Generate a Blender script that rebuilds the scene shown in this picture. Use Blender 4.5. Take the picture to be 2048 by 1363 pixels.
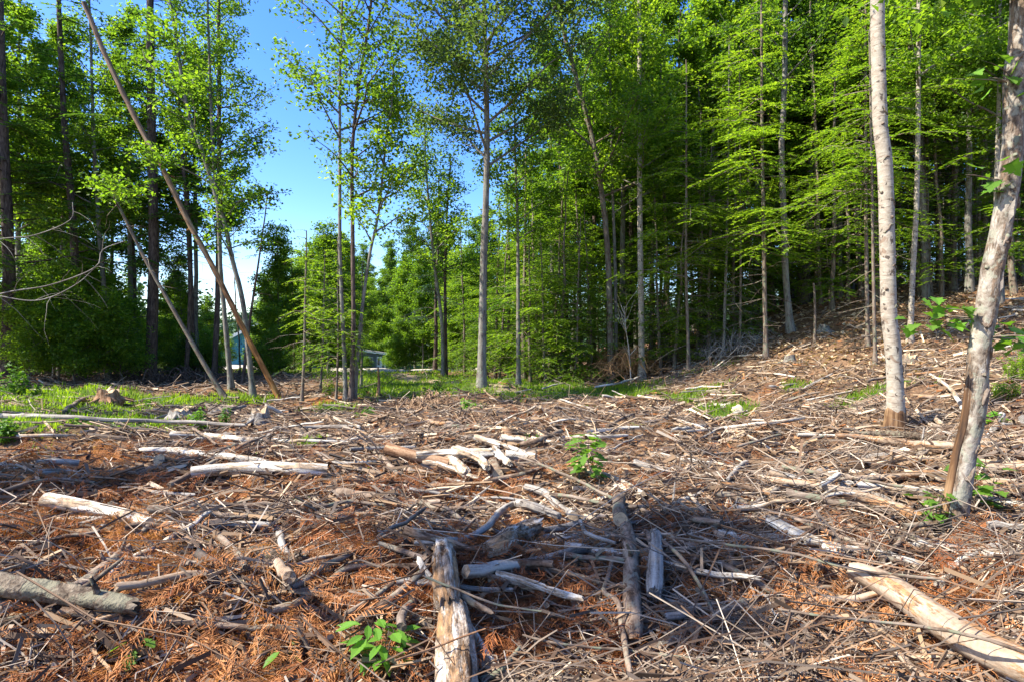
import bpy, math, random
import numpy as np

# ------------------------------------------------------------------ camera, sky, sun, exposure
S = bpy.context.scene
for o in list(bpy.data.objects):
    bpy.data.objects.remove(o)
CAMZ, F, CX, CY = 1.55, 1138.0, 1024.0, 681.5
cam_d = bpy.data.cameras.new('camera'); cam = bpy.data.objects.new('camera', cam_d)
S.collection.objects.link(cam); S.camera = cam
cam.location = (0, 0, CAMZ); cam.rotation_euler = (math.radians(90), 0, 0)
cam_d.sensor_width = 36; cam_d.lens = 20.0; cam_d.clip_start = 0.05; cam_d.clip_end = 3000

SUN_EL = math.radians(50); SUN_AZ = math.radians(-104)      # azimuth from +Y towards +X
W = bpy.data.worlds.new('World'); S.world = W; W.use_nodes = True
wn = W.node_tree; wn.nodes.clear()
sky = wn.nodes.new('ShaderNodeTexSky'); sky.sky_type = 'NISHITA'; sky.sun_disc = False
sky.sun_elevation = SUN_EL; sky.sun_rotation = SUN_AZ % (2 * math.pi)
sky.air_density = 1.0; sky.dust_density = 0.9; sky.ozone_density = 3.0
bg = wn.nodes.new('ShaderNodeBackground'); bg.inputs['Strength'].default_value = 0.15
wo = wn.nodes.new('ShaderNodeOutputWorld')
hs = wn.nodes.new('ShaderNodeHueSaturation'); hs.inputs['Saturation'].default_value = 1.35; hs.inputs['Hue'].default_value = 0.515
wn.links.new(sky.outputs[0], hs.inputs['Color']); wn.links.new(hs.outputs[0], bg.inputs[0]); wn.links.new(bg.outputs[0], wo.inputs[0])
sl = bpy.data.lights.new('sun', 'SUN'); sl.energy = 5.0; sl.angle = math.radians(0.5); sl.color = (1.0, 0.965, 0.88)
sun = bpy.data.objects.new('sun', sl); S.collection.objects.link(sun)
from mathutils import Vector
to_sun = Vector((math.sin(SUN_AZ) * math.cos(SUN_EL), math.cos(SUN_AZ) * math.cos(SUN_EL), math.sin(SUN_EL)))
sun.rotation_euler = to_sun.to_track_quat('Z', 'Y').to_euler()
S.view_settings.view_transform = 'Standard'; S.view_settings.look = 'None'
S.view_settings.gamma = 1.0; S.view_settings.exposure = 1.45
S.view_settings.use_curve_mapping = False
S.render.engine = 'CYCLES'
S.cycles.use_denoising = True
S.cycles.max_bounces = 9; S.cycles.diffuse_bounces = 7; S.cycles.transmission_bounces = 5
S.cycles.glossy_bounces = 2; S.cycles.sample_clamp_indirect = 6
S.render.use_persistent_data = False

rng = np.random.default_rng(11)
R = random.Random(5)

# ------------------------------------------------------------------ mesh helpers
def link(o, parent=None):
    S.collection.objects.link(o)
    if parent is not None: o.parent = parent
    return o

def tag(o, label=None, cat=None, group=None, kind=None):
    if label: o['label'] = label
    if cat: o['category'] = cat
    if group: o['group'] = group
    if kind: o['kind'] = kind
    return o

def empty(name, loc=(0, 0, 0), rz=0.0):
    o = bpy.data.objects.new(name, None); link(o)
    o.location = loc; o.rotation_euler = (0, 0, rz); o.empty_display_size = 0.2
    return o

class MB:
    """collects vertices, faces (quads or triangles), a 3-vector attribute tc, material slots"""
    def __init__(s):
        s.V = []; s.T = []; s.Q = []; s.QM = []; s.QS = []; s.n = 0
    def add(s, V, F_, tc=None, mat=0, smooth=False):
        V = np.asarray(V, dtype=np.float32).reshape(-1, 3)
        F_ = np.asarray(F_, dtype=np.int64)
        if F_.shape[1] == 3:
            F_ = np.concatenate([F_, -np.ones((len(F_), 1), dtype=np.int64)], 1)
        if tc is None: tc = np.zeros_like(V)
        tc = np.asarray(tc, dtype=np.float32).reshape(-1, 3)
        G = F_.copy(); G[G >= 0] += s.n
        s.V.append(V); s.T.append(tc); s.Q.append(G)
        s.QM.append(np.full(len(G), mat, dtype=np.int32)); s.QS.append(np.full(len(G), smooth, dtype=bool))
        s.n += len(V)
    def mesh(s, name, mats):
        V = np.concatenate(s.V); T = np.concatenate(s.T); Q = np.concatenate(s.Q)
        M = np.concatenate(s.QM); SM = np.concatenate(s.QS)
        me = bpy.data.meshes.new(name)
        me.vertices.add(len(V)); me.vertices.foreach_set('co', V.ravel())
        tot = np.where(Q[:, 3] < 0, 3, 4).astype(np.int32)
        start = np.concatenate([[0], np.cumsum(tot)[:-1]]).astype(np.int32)
        fl = Q.ravel(); fl = fl[fl >= 0].astype(np.int32)
        me.loops.add(len(fl)); me.loops.foreach_set('vertex_index', fl)
        me.polygons.add(len(Q)); me.polygons.foreach_set('loop_start', start)
        me.polygons.foreach_set('loop_total', tot)
        me.polygons.foreach_set('material_index', M); me.polygons.foreach_set('use_smooth', SM)
        a = me.attributes.new('tc', 'FLOAT_VECTOR', 'POINT'); a.data.foreach_set('vector', T.ravel())
        for m in (mats if isinstance(mats, (list, tuple)) else [mats]): me.materials.append(m)
        me.update(calc_edges=True)
        return me
    def build(s, name, mats, parent=None):
        o = bpy.data.objects.new(name, s.mesh(name, mats)); link(o, parent)
        return o

def nrm(v):
    v = np.asarray(v, float)
    return v / np.maximum(np.linalg.norm(v, axis=-1, keepdims=True), 1e-9)

def resample(path, step):
    """smooth curve (Catmull-Rom) through the points, resampled at about step"""
    P = np.asarray(path, float)
    if len(P) == 2: 
        n = max(2, int(np.linalg.norm(P[1] - P[0]) / step) + 1)
        t = np.linspace(0, 1, n)[:, None]; return P[0] * (1 - t) + P[1] * t, t[:, 0]
    E = np.vstack([2 * P[0] - P[1], P, 2 * P[-1] - P[-2]])
    out = []; tt = []
    m = len(P) - 1
    for i in range(m):
        p0, p1, p2, p3 = E[i:i + 4]
        n = max(1, int(np.linalg.norm(p2 - p1) / step))
        t = (np.arange(n) / n)[:, None]
        out.append(0.5 * ((2 * p1) + (-p0 + p2) * t + (2 * p0 - 5 * p1 + 4 * p2 - p3) * t ** 2 + (-p0 + 3 * p1 - 3 * p2 + p3) * t ** 3))
        tt.append((i + t[:, 0]) / m)
    out.append(P[-1][None]); tt.append(np.array([1.0]))
    return np.vstack(out), np.concatenate(tt)

def tube(mb, path, rad, sides=8, rough=0.0, mat=0, cap=None, seed=0, s0=0.0, jag=0.0, groove=0.0):
    """tapered tube; rough = relative lumpiness; cap = material slot of the ends or None"""
    P = np.asarray(path, float); n = len(P)
    rad = np.asarray(rad, float) * np.ones(n)
    T = nrm(np.gradient(P, axis=0))
    up = np.array([0, 0, 1.0]) if abs(T[0][2]) < 0.9 else np.array([0, 1.0, 0])
    N = nrm(np.cross(T[0], up)); Ns = [N]
    for i in range(1, n):
        N = N - T[i] * N.dot(T[i]); N = N / max(np.linalg.norm(N), 1e-9); Ns.append(N)
    Ns = np.array(Ns); B = np.cross(T, Ns)
    th = np.linspace(0, 2 * math.pi, sides, endpoint=False)
    s = s0 + np.concatenate([[0], np.cumsum(np.linalg.norm(np.diff(P, axis=0), axis=1))])
    r = rad[:, None] * np.ones((1, sides))
    if rough:
        g = np.random.default_rng(seed)
        k = np.zeros_like(r); L = max(rad.mean(), 1e-3)
        for j in range(7):
            a = g.integers(0, 4 + sides // 4); f = g.uniform(0.3, 1.6) / (L * 2.2); ph = g.uniform(0, 6.28); ph2 = g.uniform(0, 6.28)
            k += np.cos(a * th[None, :] + ph + 0.7 * np.sin(f * s[:, None] + ph2)) * np.cos(f * s[:, None] * 1.3 + ph2) / 4
        k += g.normal(0, 0.25, k.shape)
        r = r * (1 + rough * k)
        if groove:
            gv = 0
            for j in range(4):
                a = int(g.integers(3, 11)); w = a * th[None, :] + g.uniform(0, 6.28) + 0.9 * np.sin(s[:, None] / (L * g.uniform(3, 9)) + g.uniform(0, 6.28))
                gv = gv + np.clip(np.cos(w), 0.55, 1) - 0.55
            pits = (g.random(r.shape) < 0.05) * 0.6
            r = r * (1 - groove * (gv * 0.9 + pits))
    V = P[:, None, :] + r[:, :, None] * (Ns[:, None, :] * np.cos(th)[None, :, None] + B[:, None, :] * np.sin(th)[None, :, None])
    if jag:
        g = np.random.default_rng(seed + 1)
        V[-1] += T[-1] * g.uniform(-jag, jag, (sides, 1)); V[0] += T[0] * g.uniform(-jag, jag, (sides, 1)) * 0.5
    off = (seed % 97) * 1.37
    TC = np.stack([rad[:, None] * np.cos(th)[None] + off, rad[:, None] * np.sin(th)[None] + off, s[:, None] * np.ones((1, sides))], -1)
    i = np.arange(n - 1)[:, None] * sides; j = np.arange(sides)[None]; j2 = (j + 1) % sides
    Q = np.stack([i + j, i + j2, i + sides + j2, i + sides + j], -1).reshape(-1, 4)
    mb.add(V.reshape(-1, 3), Q, TC.reshape(-1, 3), mat, True)
    if cap is not None:
        for e, d in ((0, -1), (n - 1, 1)):
            ring = V[e]; c = ring.mean(0)
            inner = c + (ring - c) * 0.5 - T[e] * d * 0.02 * rad[e] 
            VV = np.vstack([ring, inner, c[None]])
            rr = np.concatenate([np.full(sides, 1.0), np.full(sides, 0.5), [0.0]])
            tcc = np.stack([rr, np.concatenate([th, th, [0]]) / 6.28, np.full(2 * sides + 1, off)], -1)
            Fq = [(a, (a + 1) % sides, sides + (a + 1) % sides, sides + a) for a in range(sides)]
            Ft = [(sides + a, sides + (a + 1) % sides, 2 * sides, -1) for a in range(sides)]
            Fc = np.array(Fq + Ft)
            if d < 0:
                Fc = np.array([f[::-1] for f in Fq] + [(f[1], f[0], f[2], -1) for f in Ft])
            mb.add(VV, Fc, tcc, cap, False)
    return V

def box(mb, lo, hi, mat=0):
    x0, y0, z0 = lo; x1, y1, z1 = hi
    V = [(x0, y0, z0), (x1, y0, z0), (x1, y1, z0), (x0, y1, z0), (x0, y0, z1), (x1, y0, z1), (x1, y1, z1), (x0, y1, z1)]
    Fc = [(0, 3, 2, 1), (4, 5, 6, 7), (0, 1, 5, 4), (1, 2, 6, 5), (2, 3, 7, 6), (3, 0, 4, 7)]
    mb.add(V, Fc, np.asarray(V) * 1.0, mat)

def leaves(mb, C, size, up=0.75, mat=0, aspect=0.62, g=rng, drop=0.25, dirs=None):
    """folded rhombus leaves at the centres C"""
    C = np.asarray(C, float); n = len(C)
    if n == 0: return
    sz = size * g.uniform(0.65, 1.3, (n, 1))
    N = nrm(g.normal(0, 1, (n, 3)) * (1 - up) + np.array([0, 0, up]))
    a = g.normal(0, 1, (n, 3)) if dirs is None else dirs + g.normal(0, 0.25, (n, 3))
    A = nrm(a - N * (a * N).sum(1, keepdims=True)); A = nrm(A - np.array([0, 0, drop]))
    B = nrm(np.cross(N, A)); N2 = np.cross(A, B)
    V = np.stack([C - A * sz * 0.5, C + B * sz * aspect * 0.5 + N2 * sz * 0.10 + A * sz * -0.05, C + A * sz * 0.5, C - B * sz * aspect * 0.5 + N2 * sz * 0.10 - A * sz * 0.05], 1)
    i = np.arange(n)[:, None] * 4
    Fc = np.concatenate([np.concatenate([i, i + 1, i + 2, -np.ones_like(i)], 1), np.concatenate([i, i + 2, i + 3, -np.ones_like(i)], 1)])
    tc = np.repeat(g.uniform(0, 1, (n, 1, 3)), 4, 1)
    mb.add(V.reshape(-1, 3), Fc, tc.reshape(-1, 3), mat)

def scatter(mb, C0, R0, Fc, pos, yaw, pitch, roll, L, r, mat=0, g=rng, smooth=False, tcs=None):
    """copies of a template (C0 scaled by L plus R0 scaled by r) at pos, all in one mesh"""
    n = len(pos)
    if n == 0: return
    cy, sy = np.cos(yaw), np.sin(yaw); cp, sp_ = np.cos(pitch), np.sin(pitch); cr, sr = np.cos(roll), np.sin(roll)
    Rz = np.zeros((n, 3, 3)); Rz[:, 0, 0] = cy; Rz[:, 0, 1] = -sy; Rz[:, 1, 0] = sy; Rz[:, 1, 1] = cy; Rz[:, 2, 2] = 1
    Ry = np.zeros((n, 3, 3)); Ry[:, 0, 0] = cp; Ry[:, 0, 2] = -sp_; Ry[:, 2, 0] = sp_; Ry[:, 2, 2] = cp; Ry[:, 1, 1] = 1
    Rx = np.zeros((n, 3, 3)); Rx[:, 0, 0] = 1; Rx[:, 1, 1] = cr; Rx[:, 1, 2] = -sr; Rx[:, 2, 1] = sr; Rx[:, 2, 2] = cr
    M = Rz @ Ry @ Rx
    P = C0[None] * np.reshape(L, (n, 1, 1)) + R0[None] * np.reshape(r, (n, 1, 1))
    P = np.einsum('nij,nkj->nki', M, P) + pos[:, None, :]
    k = len(C0); Fc = np.asarray(Fc)
    G = Fc[None] + (np.arange(n) * k)[:, None, None]
    if Fc.shape[1] == 4: G = np.where(Fc[None] < 0, -1, G)
    tc = np.repeat(g.uniform(0, 1, (n, 1, 3)), k, 1) if tcs is None else np.repeat(tcs[:, None, :], k, 1)
    mb.add(P.reshape(-1, 3), G.reshape(-1, Fc.shape[1]), tc.reshape(-1, 3), mat, smooth)

def twig_template(seg, sides, bend, g):
    t = np.linspace(0, 1, seg + 1)
    c = np.zeros((seg + 1, 3)); c[:, 0] = t - 0.5
    if seg > 1:
        c[:, 1] = np.cumsum(g.normal(0, bend, seg + 1)) / seg; c[:, 2] = np.cumsum(g.normal(0, bend * 0.5, seg + 1)) / seg
        c -= c.mean(0)
    th = np.linspace(0, 2 * math.pi, sides, endpoint=False)
    rr = (1 - 0.55 * t)
    C0 = np.repeat(c[:, None, :], sides, 1)
    R0 = np.stack([np.zeros((seg + 1, sides)), rr[:, None] * np.cos(th)[None], rr[:, None] * np.sin(th)[None]], -1)
    i = np.arange(seg)[:, None] * sides; j = np.arange(sides)[None]; j2 = (j + 1) % sides
    Q = np.stack([i + j, i + j2, i + sides + j2, i + sides + j], -1).reshape(-1, 4)
    return C0.reshape(-1, 3), R0.reshape(-1, 3), Q

# ------------------------------------------------------------------ the lie of the land
_g = np.random.default_rng(3)
_W = [(2 * math.pi / w * math.cos(a), 2 * math.pi / w * math.sin(a), p, amp) for w, a, p, amp in
      [(_g.uniform(lo, hi), _g.uniform(0, 6.28), _g.uniform(0, 6.28), am) for lo, hi, am, k in
       ((6, 14, 0.05, 6), (1.6, 4, 0.026, 9), (0.5, 1.3, 0.014, 12)) for _ in range(k)]]
def sp(v, k=1.0): return k * np.logaddexp(0, np.asarray(v, float) / k)
def height(x, y):
    x = np.asarray(x, float); y = np.asarray(y, float)
    h = -0.042 * (sp(y - 24, 2) - sp(y - 78, 3))
    u = sp(x - 0.10 * y - 3.0, 1.2); u = 30 * np.tanh(u / 30)
    q = np.clip((y - 10) / 12, 0, 1); s = 0.20 + 0.36 * q * q * (3 - 2 * q)
    top = 2.7 + 0.19 * np.clip(y - 15, 0, 10)
    h = h + top * np.tanh(s * u / top) * np.clip((220 - y) / 150, 0, 1)
    for a, b, p, am in _W:
        h = h + am * np.sin(a * x + b * y + p)
    return h
_H0 = float(height(0, 0)); 
def ground(x, y): return height(x, y) - _H0 * np.exp(-(np.asarray(x) ** 2 + np.asarray(y) ** 2) / 60)
def hit(px, py, off=0.0, ymax=160):
    """point of the ground seen at a photo pixel"""
    t = 1.2 * (ymax / 1.2) ** np.linspace(0, 1, 900)
    dx, dz = (px - CX) / F, (CY - py) / F
    d = CAMZ + dz * t - ground(dx * t, t) - off
    k = np.argmax(d < 0)
    if d[k] >= 0: return None
    t0, t1 = t[k - 1], t[k]
    for _ in range(12):
        m = (t0 + t1) / 2
        if CAMZ + dz * m - ground(dx * m, m) - off < 0: t1 = m
        else: t0 = m
    return np.array([dx * t1, t1, float(ground(dx * t1, t1))])
def at(px, py, Y): return np.array([(px - CX) / F * Y, Y, CAMZ + (CY - py) / F * Y])

# patches of ground, each an ellipse lying in the world: (centre px, half sizes in px) read once from the photo
def patch(cx, cy, rx, ry):
    c = hit(cx, cy); a = hit(cx, cy - ry); b = hit(cx, cy + ry)
    if c is None: return None
    ya = a[1] if a is not None else c[1] + 6
    if cy - ry < 690 and ya > c[1] + 15: ya = c[1] + 15
    yb = b[1]
    return (c[0] / c[1], (ya + yb) / 2, rx * c[1] / F, max((ya - yb) / 2, 0.3))
def pmask(plist, x, y, soft=0.35):
    m = np.zeros(np.shape(x))
    wob = 0.25 * np.sin(x * 1.7 + 2 * np.sin(y * 1.1)) + 0.2 * np.sin(y * 2.3 + 1.5 * np.sin(x * 2.1)) + 0.12 * np.sin(5.1 * x + 3.3 * y)
    for p in plist:
        if p is None: continue
        k, yc, rx, ry = p
        d = np.sqrt(((x - k * y) / rx) ** 2 + ((y - yc) / ry) ** 2) + wob
        m = np.maximum(m, np.clip((1 + soft - d) / (2 * soft), 0, 1))
    return m
GREEN = [patch(*p) for p in ((120, 800, 200, 22), (330, 805, 140, 16), (20, 835, 120, 20), (60, 850, 80, 10), (250, 845, 130, 14), (800, 775, 90, 20), (960, 772, 180, 16), (1110, 782, 110, 12), (870, 760, 90, 10),
                             (1250, 790, 60, 8), (1360, 795, 40, 6), (610, 890, 30, 4), (660, 818, 60, 6), (1740, 790, 70, 9), (1590, 775, 25, 6), (1450, 812, 40, 5), (1690, 815, 40, 5), (480, 795, 60, 6), (1370, 787, 60, 6))]
ORANGE = [patch(*p) for p in ((60, 920, 90, 28), (200, 985, 260, 45), (120, 1100, 300, 90), (350, 1250, 420, 130), (800, 1290, 420, 110), (560, 985, 190, 22), (880, 975, 130, 20), (1010, 1110, 130, 50), (1330, 1310, 240, 70), (1120, 1200, 200, 50),
                              (430, 795, 110, 8), (640, 800, 60, 6), (1060, 850, 50, 12), (1250, 800, 25, 8), (1560, 772, 40, 8), (1930, 1120, 70, 16), (1620, 1200, 80, 30), (340, 915, 160, 18), (1240, 745, 50, 10), (130, 1330, 260, 60), (1900, 1230, 120, 30))]
def meadow(x, y):
    xc = 0.9 - 0.70 * (y - 15.5); w = 0.35 * np.sin(y * 1.9 + x) + 0.3 * np.sin(x * 2.3)
    a = np.clip((3.4 + w - np.abs(x - xc + 0.6)) / .8, 0, 1) * np.clip((y - 15.2 + w) / .8, 0, 1) * np.clip((41 - y) / 3, 0, 1)
    b = np.clip(1.4 + w * .6 - np.sqrt(((x - 2.2) / 3.0) ** 2 + ((y - 17.0) / 1.3) ** 2), 0, 1)
    return np.maximum(a, b)
def green_mask(x, y): return np.maximum(np.clip(pmask(GREEN, x, y) * 1.25, 0, 1), meadow(x, y)) * (1 - .85 * track_mask(x, y))
def track_mask(x, y):
    xc = 0.9 - 0.70 * (y - 15.5)
    return np.clip(1.2 - np.abs(x - xc) / .9, 0, 1) * np.clip((y - 15) / 2, 0, 1) * np.clip((39 - y) / 3, 0, 1)

# ------------------------------------------------------------------ materials
def new_mat(name):
    m = bpy.data.materials.new(name); m.use_nodes = True
    nt = m.node_tree; nt.nodes.clear()
    out = nt.nodes.new('ShaderNodeOutputMaterial')
    return m, nt, out
class NT:
    def __init__(s, name):
        s.m, s.t, s.out = new_mat(name)
    def n(s, typ, **kw):
        nd = s.t.nodes.new(typ)
        for k, v in kw.items(): setattr(nd, k, v)
        return nd
    def l(s, a, b): s.t.links.new(a, b)
    def attr(s, name='tc'):
        return s.n('ShaderNodeAttribute', attribute_name=name).outputs['Vector']
    def scaled(s, vec, sc):
        m = s.n('ShaderNodeMapping'); m.inputs['Scale'].default_value = sc; s.l(vec, m.inputs['Vector']); return m.outputs[0]
    def noise(s, vec, scale, detail=3, rough=0.55, dist=0.0):
        m = s.n('ShaderNodeTexNoise'); m.inputs['Scale'].default_value = scale; m.inputs['Detail'].default_value = detail
        m.inputs['Roughness'].default_value = rough; m.inputs['Distortion'].default_value = dist
        s.l(vec, m.inputs['Vector']); return m.outputs['Fac']
    def ramp(s, fac, stops, interp='LINEAR'):
        r = s.n('ShaderNodeValToRGB'); cr = r.color_ramp; cr.interpolation = interp
        while len(cr.elements) > 1: cr.elements.remove(cr.elements[-1])
        cr.elements[0].position = stops[0][0]; cr.elements[0].color = (*c3(stops[0][1]), 1)
        for p, c in stops[1:]:
            e = cr.elements.new(p); e.color = (*c3(c), 1)
        s.l(fac, r.inputs[0]); return r.outputs[0]
    def mix(s, fac, a, b, blend='MIX'):
        m = s.n('ShaderNodeMix', data_type='RGBA', blend_type=blend)
        if isinstance(fac, (int, float)): m.inputs[0].default_value = fac
        else: s.l(fac, m.inputs[0])
        for k, v in ((6, a), (7, b)):
            if isinstance(v, tuple): m.inputs[k].default_value = (*v, 1)
            else: s.l(v, m.inputs[k])
        return m.outputs[2]
    def math(s, op, a, b=0.0, clamp=False):
        m = s.n('ShaderNodeMath', operation=op, use_clamp=clamp)
        for k, v in ((0, a), (1, b)):
            if isinstance(v, (int, float)): m.inputs[k].default_value = v
            else: s.l(v, m.inputs[k])
        return m.outputs[0]
    def finish(s, col, rough=0.85, bump=None, bstr=0.5, bdist=0.02, spec=0.2, transl=None):
        p = s.n('ShaderNodeBsdfPrincipled')
        if isinstance(col, tuple): p.inputs['Base Color'].default_value = (*col, 1)
        else: s.l(col, p.inputs['Base Color'])
        p.inputs['Roughness'].default_value = rough; p.inputs['Specular IOR Level'].default_value = spec
        if bump is not None:
            b = s.n('ShaderNodeBump'); b.inputs['Strength'].default_value = bstr; b.inputs['Distance'].default_value = bdist
            s.l(bump, b.inputs['Height']); s.l(b.outputs[0], p.inputs['Normal'])
        if transl:
            t = s.n('ShaderNodeBsdfTranslucent')
            if isinstance(transl[0], tuple): t.inputs[0].default_value = (*transl[0], 1)
            else: s.l(transl[0], t.inputs[0])
            mx = s.n('ShaderNodeMixShader'); mx.inputs[0].default_value = transl[1]
            s.l(p.outputs[0], mx.inputs[1]); s.l(t.outputs[0], mx.inputs[2]); s.l(mx.outputs[0], s.out.inputs[0])
        else: s.l(p.outputs[0], s.out.inputs[0])
        return s.m
def c3(c): return (c, c, c) if isinstance(c, (int, float)) else c[:3]

def leaf_mat(name, dark, mid, light, tr=0.45, trmul=1.5, dead=0.0, rough=0.5, mp=0.5):
    n = NT(name); a = n.attr(); sx = n.n('ShaderNodeSeparateXYZ'); n.l(a, sx.inputs[0])
    oi = n.n('ShaderNodeObjectInfo').outputs['Random']
    f = n.math('ADD', n.math('MULTIPLY', sx.outputs[0], 0.72), n.math('MULTIPLY', oi, 0.28))
    stops = [(0.08, dark), (mp, mid), (0.95, light)]
    col = n.ramp(f, stops)
    if dead:
        col = n.mix(n.math('GREATER_THAN', sx.outputs[1], 1 - dead), col, (0.30, 0.10, 0.02))
    tc = n.mix(1.0, col, (trmul * 1.0, trmul, trmul * 0.35), 'MULTIPLY')
    return n.finish(col, rough, spec=0.28, transl=(tc, tr))
# greens stay in the range of real foliage
M = {}
M['maple'] = leaf_mat('maple_leaf', (0.044, 0.088, 0.012), (0.086, 0.150, 0.016), (0.168, 0.232, 0.022), 0.55, 2.7)
M['maple_dark'] = leaf_mat('broadleaf_dark', (0.030, 0.066, 0.013), (0.060, 0.116, 0.017), (0.120, 0.188, 0.024), 0.5, 2.5)
M['oak'] = leaf_mat('oak_leaf', (0.035, 0.062, 0.020), (0.062, 0.105, 0.030), (0.13, 0.185, 0.050), 0.45, 2.0)
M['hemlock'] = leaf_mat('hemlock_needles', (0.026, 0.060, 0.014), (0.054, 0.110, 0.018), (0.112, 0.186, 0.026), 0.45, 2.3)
M['hemlock_lit'] = leaf_mat('hemlock_needles_lit', (0.050, 0.100, 0.013), (0.098, 0.166, 0.016), (0.178, 0.245, 0.022), 0.5, 2.6)  # lighter, yellower copy of the hemlock needles, sunlight put into the colour
M['pine'] = leaf_mat('pine_needles', (0.022, 0.052, 0.022), (0.035, 0.080, 0.032), (0.060, 0.115, 0.040), 0.2, 1.3)
M['weed'] = leaf_mat('weed_leaf', (0.050, 0.110, 0.012), (0.085, 0.180, 0.018), (0.140, 0.250, 0.030), 0.45, 1.7)
M['grass'] = leaf_mat('grass_blade', (0.085, 0.150, 0.010), (0.140, 0.230, 0.014), (0.230, 0.300, 0.030), 0.5, 2.0)
M['seedling'] = leaf_mat('seedling_leaf', (0.080, 0.200, 0.020), (0.115, 0.260, 0.025), (0.160, 0.310, 0.035), 0.5, 1.7)
M['frond'] = leaf_mat('dead_hemlock_needles', (0.065, 0.026, 0.014), (0.270, 0.085, 0.024), (0.480, 0.215, 0.080), 0.25, 1.2, rough=0.8)
M['litter'] = leaf_mat('dry_leaf', (0.16, 0.085, 0.040), (0.38, 0.25, 0.13), (0.72, 0.58, 0.38), 0.25, 1.1, rough=0.8)
M['flake'] = leaf_mat('bark_flake', (0.035, 0.020, 0.013), (0.13, 0.075, 0.045), (0.36, 0.25, 0.165), 0.0, 1.0, rough=0.9, mp=0.62)
M['chip'] = leaf_mat('wood_chip', (0.085, 0.050, 0.030), (0.29, 0.185, 0.100), (0.66, 0.52, 0.35), 0.0, 1.0, rough=0.85, mp=0.62)
M['chip_orange'] = leaf_mat('rust_brown_chip', (0.10, 0.035, 0.012), (0.28, 0.11, 0.035), (0.46, 0.24, 0.10), 0.0, 1.0, rough=0.85)
M['twig_grey'] = leaf_mat('grey_twig', (0.060, 0.045, 0.034), (0.20, 0.145, 0.10), (0.50, 0.40, 0.29), 0.0, 1.0, rough=0.85, mp=0.62)
M['twig_brown'] = leaf_mat('brown_twig', (0.045, 0.027, 0.017), (0.13, 0.075, 0.042), (0.28, 0.175, 0.10), 0.0, 1.0, rough=0.85, mp=0.62)

def bark(name, dark, mid, light, along=2.5, around=26, fine=60, lichen=None, bstr=0.8, bd=0.012, crack=0.42, moss=0.0, warm=None):
    n = NT(name); tc = n.attr()
    v = n.scaled(tc, (around, around, along))
    f1 = n.noise(v, 1.0, 5, 0.62, 0.5); f2 = n.noise(tc, fine, 3); f3 = n.noise(tc, 2.2, 3)
    f = n.math('ADD', n.math('MULTIPLY', f1, 0.62), n.math('ADD', n.math('MULTIPLY', f2, 0.2), n.math('MULTIPLY', f3, 0.2)))
    col = n.ramp(f, [(crack - 0.04, dark), (crack + 0.045, mid), (0.62, light)])
    if warm:
        wf = n.ramp(n.noise(n.scaled(tc, (9, 9, 1.6)), 1.3, 6, 0.7), [(0.51, 0.0), (0.55, 1.0)])
        wc = n.ramp(n.noise(n.scaled(tc, (38, 38, 16)), 1.0, 4, 0.7), [(0.38, tuple(c * 0.25 for c in warm)), (0.5, tuple(c * 0.75 for c in warm)), (0.65, tuple(min(1, c * 1.35) for c in warm))])
        col = n.mix(n.math('MULTIPLY', wf, 0.85), col, wc); f = n.math('ADD', f, n.math('MULTIPLY', wf, 0.12))
    if lichen:
        lf = n.ramp(n.noise(tc, 9, 4, 0.65), [(0.53, 0.0), (0.58, 1.0)])
        col = n.mix(n.math('MULTIPLY', lf, 0.75), col, lichen)
    return n.finish(col, 0.9, bump=f, bstr=bstr, bdist=bd, spec=0.15)
M['bark_dark'] = bark('hemlock_bark', (0.020, 0.013, 0.010), (0.065, 0.043, 0.033), (0.16, 0.115, 0.09), 4, 22)
M['bark_grey'] = bark('maple_bark', (0.045, 0.036, 0.028), (0.125, 0.105, 0.085), (0.25, 0.22, 0.18), 3, 20, lichen=(0.20, 0.21, 0.15))
M['bark_brown'] = bark('slim_trunk_bark', (0.04, 0.026, 0.018), (0.115, 0.08, 0.056), (0.23, 0.18, 0.135), 4, 24, lichen=(0.16, 0.17, 0.11))
M['bark_log'] = bark('log_bark', (0.035, 0.021, 0.013), (0.125, 0.080, 0.052), (0.28, 0.205, 0.145), 6, 18, crack=0.44, lichen=(0.20, 0.175, 0.125), bd=0.03)
M['bark_lichen'] = bark('lichened_log_bark', (0.025, 0.017, 0.011), (0.085, 0.060, 0.040), (0.21, 0.165, 0.115), 16, 16, lichen=(0.19, 0.175, 0.115), bd=0.05, crack=0.46)
M['bleached'] = bark('bleached_wood', (0.085, 0.055, 0.036), (0.36, 0.31, 0.24), (0.66, 0.605, 0.515), 1.6, 30, 80, bstr=0.9, bd=0.012, crack=0.43, warm=(0.33, 0.215, 0.12))
M['silver'] = bark('silvered_wood', (0.055, 0.043, 0.034), (0.19, 0.16, 0.13), (0.38, 0.345, 0.29), 1.6, 30, 80, bstr=0.9, bd=0.012, crack=0.43)
M['rotten'] = bark('rotten_wood', (0.05, 0.026, 0.013), (0.27, 0.20, 0.14), (0.62, 0.55, 0.45), 3.2, 24, 55, bstr=1.0, bd=0.035, crack=0.455, warm=(0.28, 0.15, 0.065))
M['tanlog'] = bark('peeled_tan_log', (0.085, 0.05, 0.03), (0.25, 0.175, 0.115), (0.43, 0.335, 0.24), 1.2, 12, 45, bstr=0.6, bd=0.012, crack=0.42, warm=(0.34, 0.165, 0.065))
M['redwood'] = bark('rust_brown_wood', (0.04, 0.018, 0.009), (0.17, 0.085, 0.042), (0.38, 0.24, 0.14), 2, 22, bd=0.015)

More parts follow.
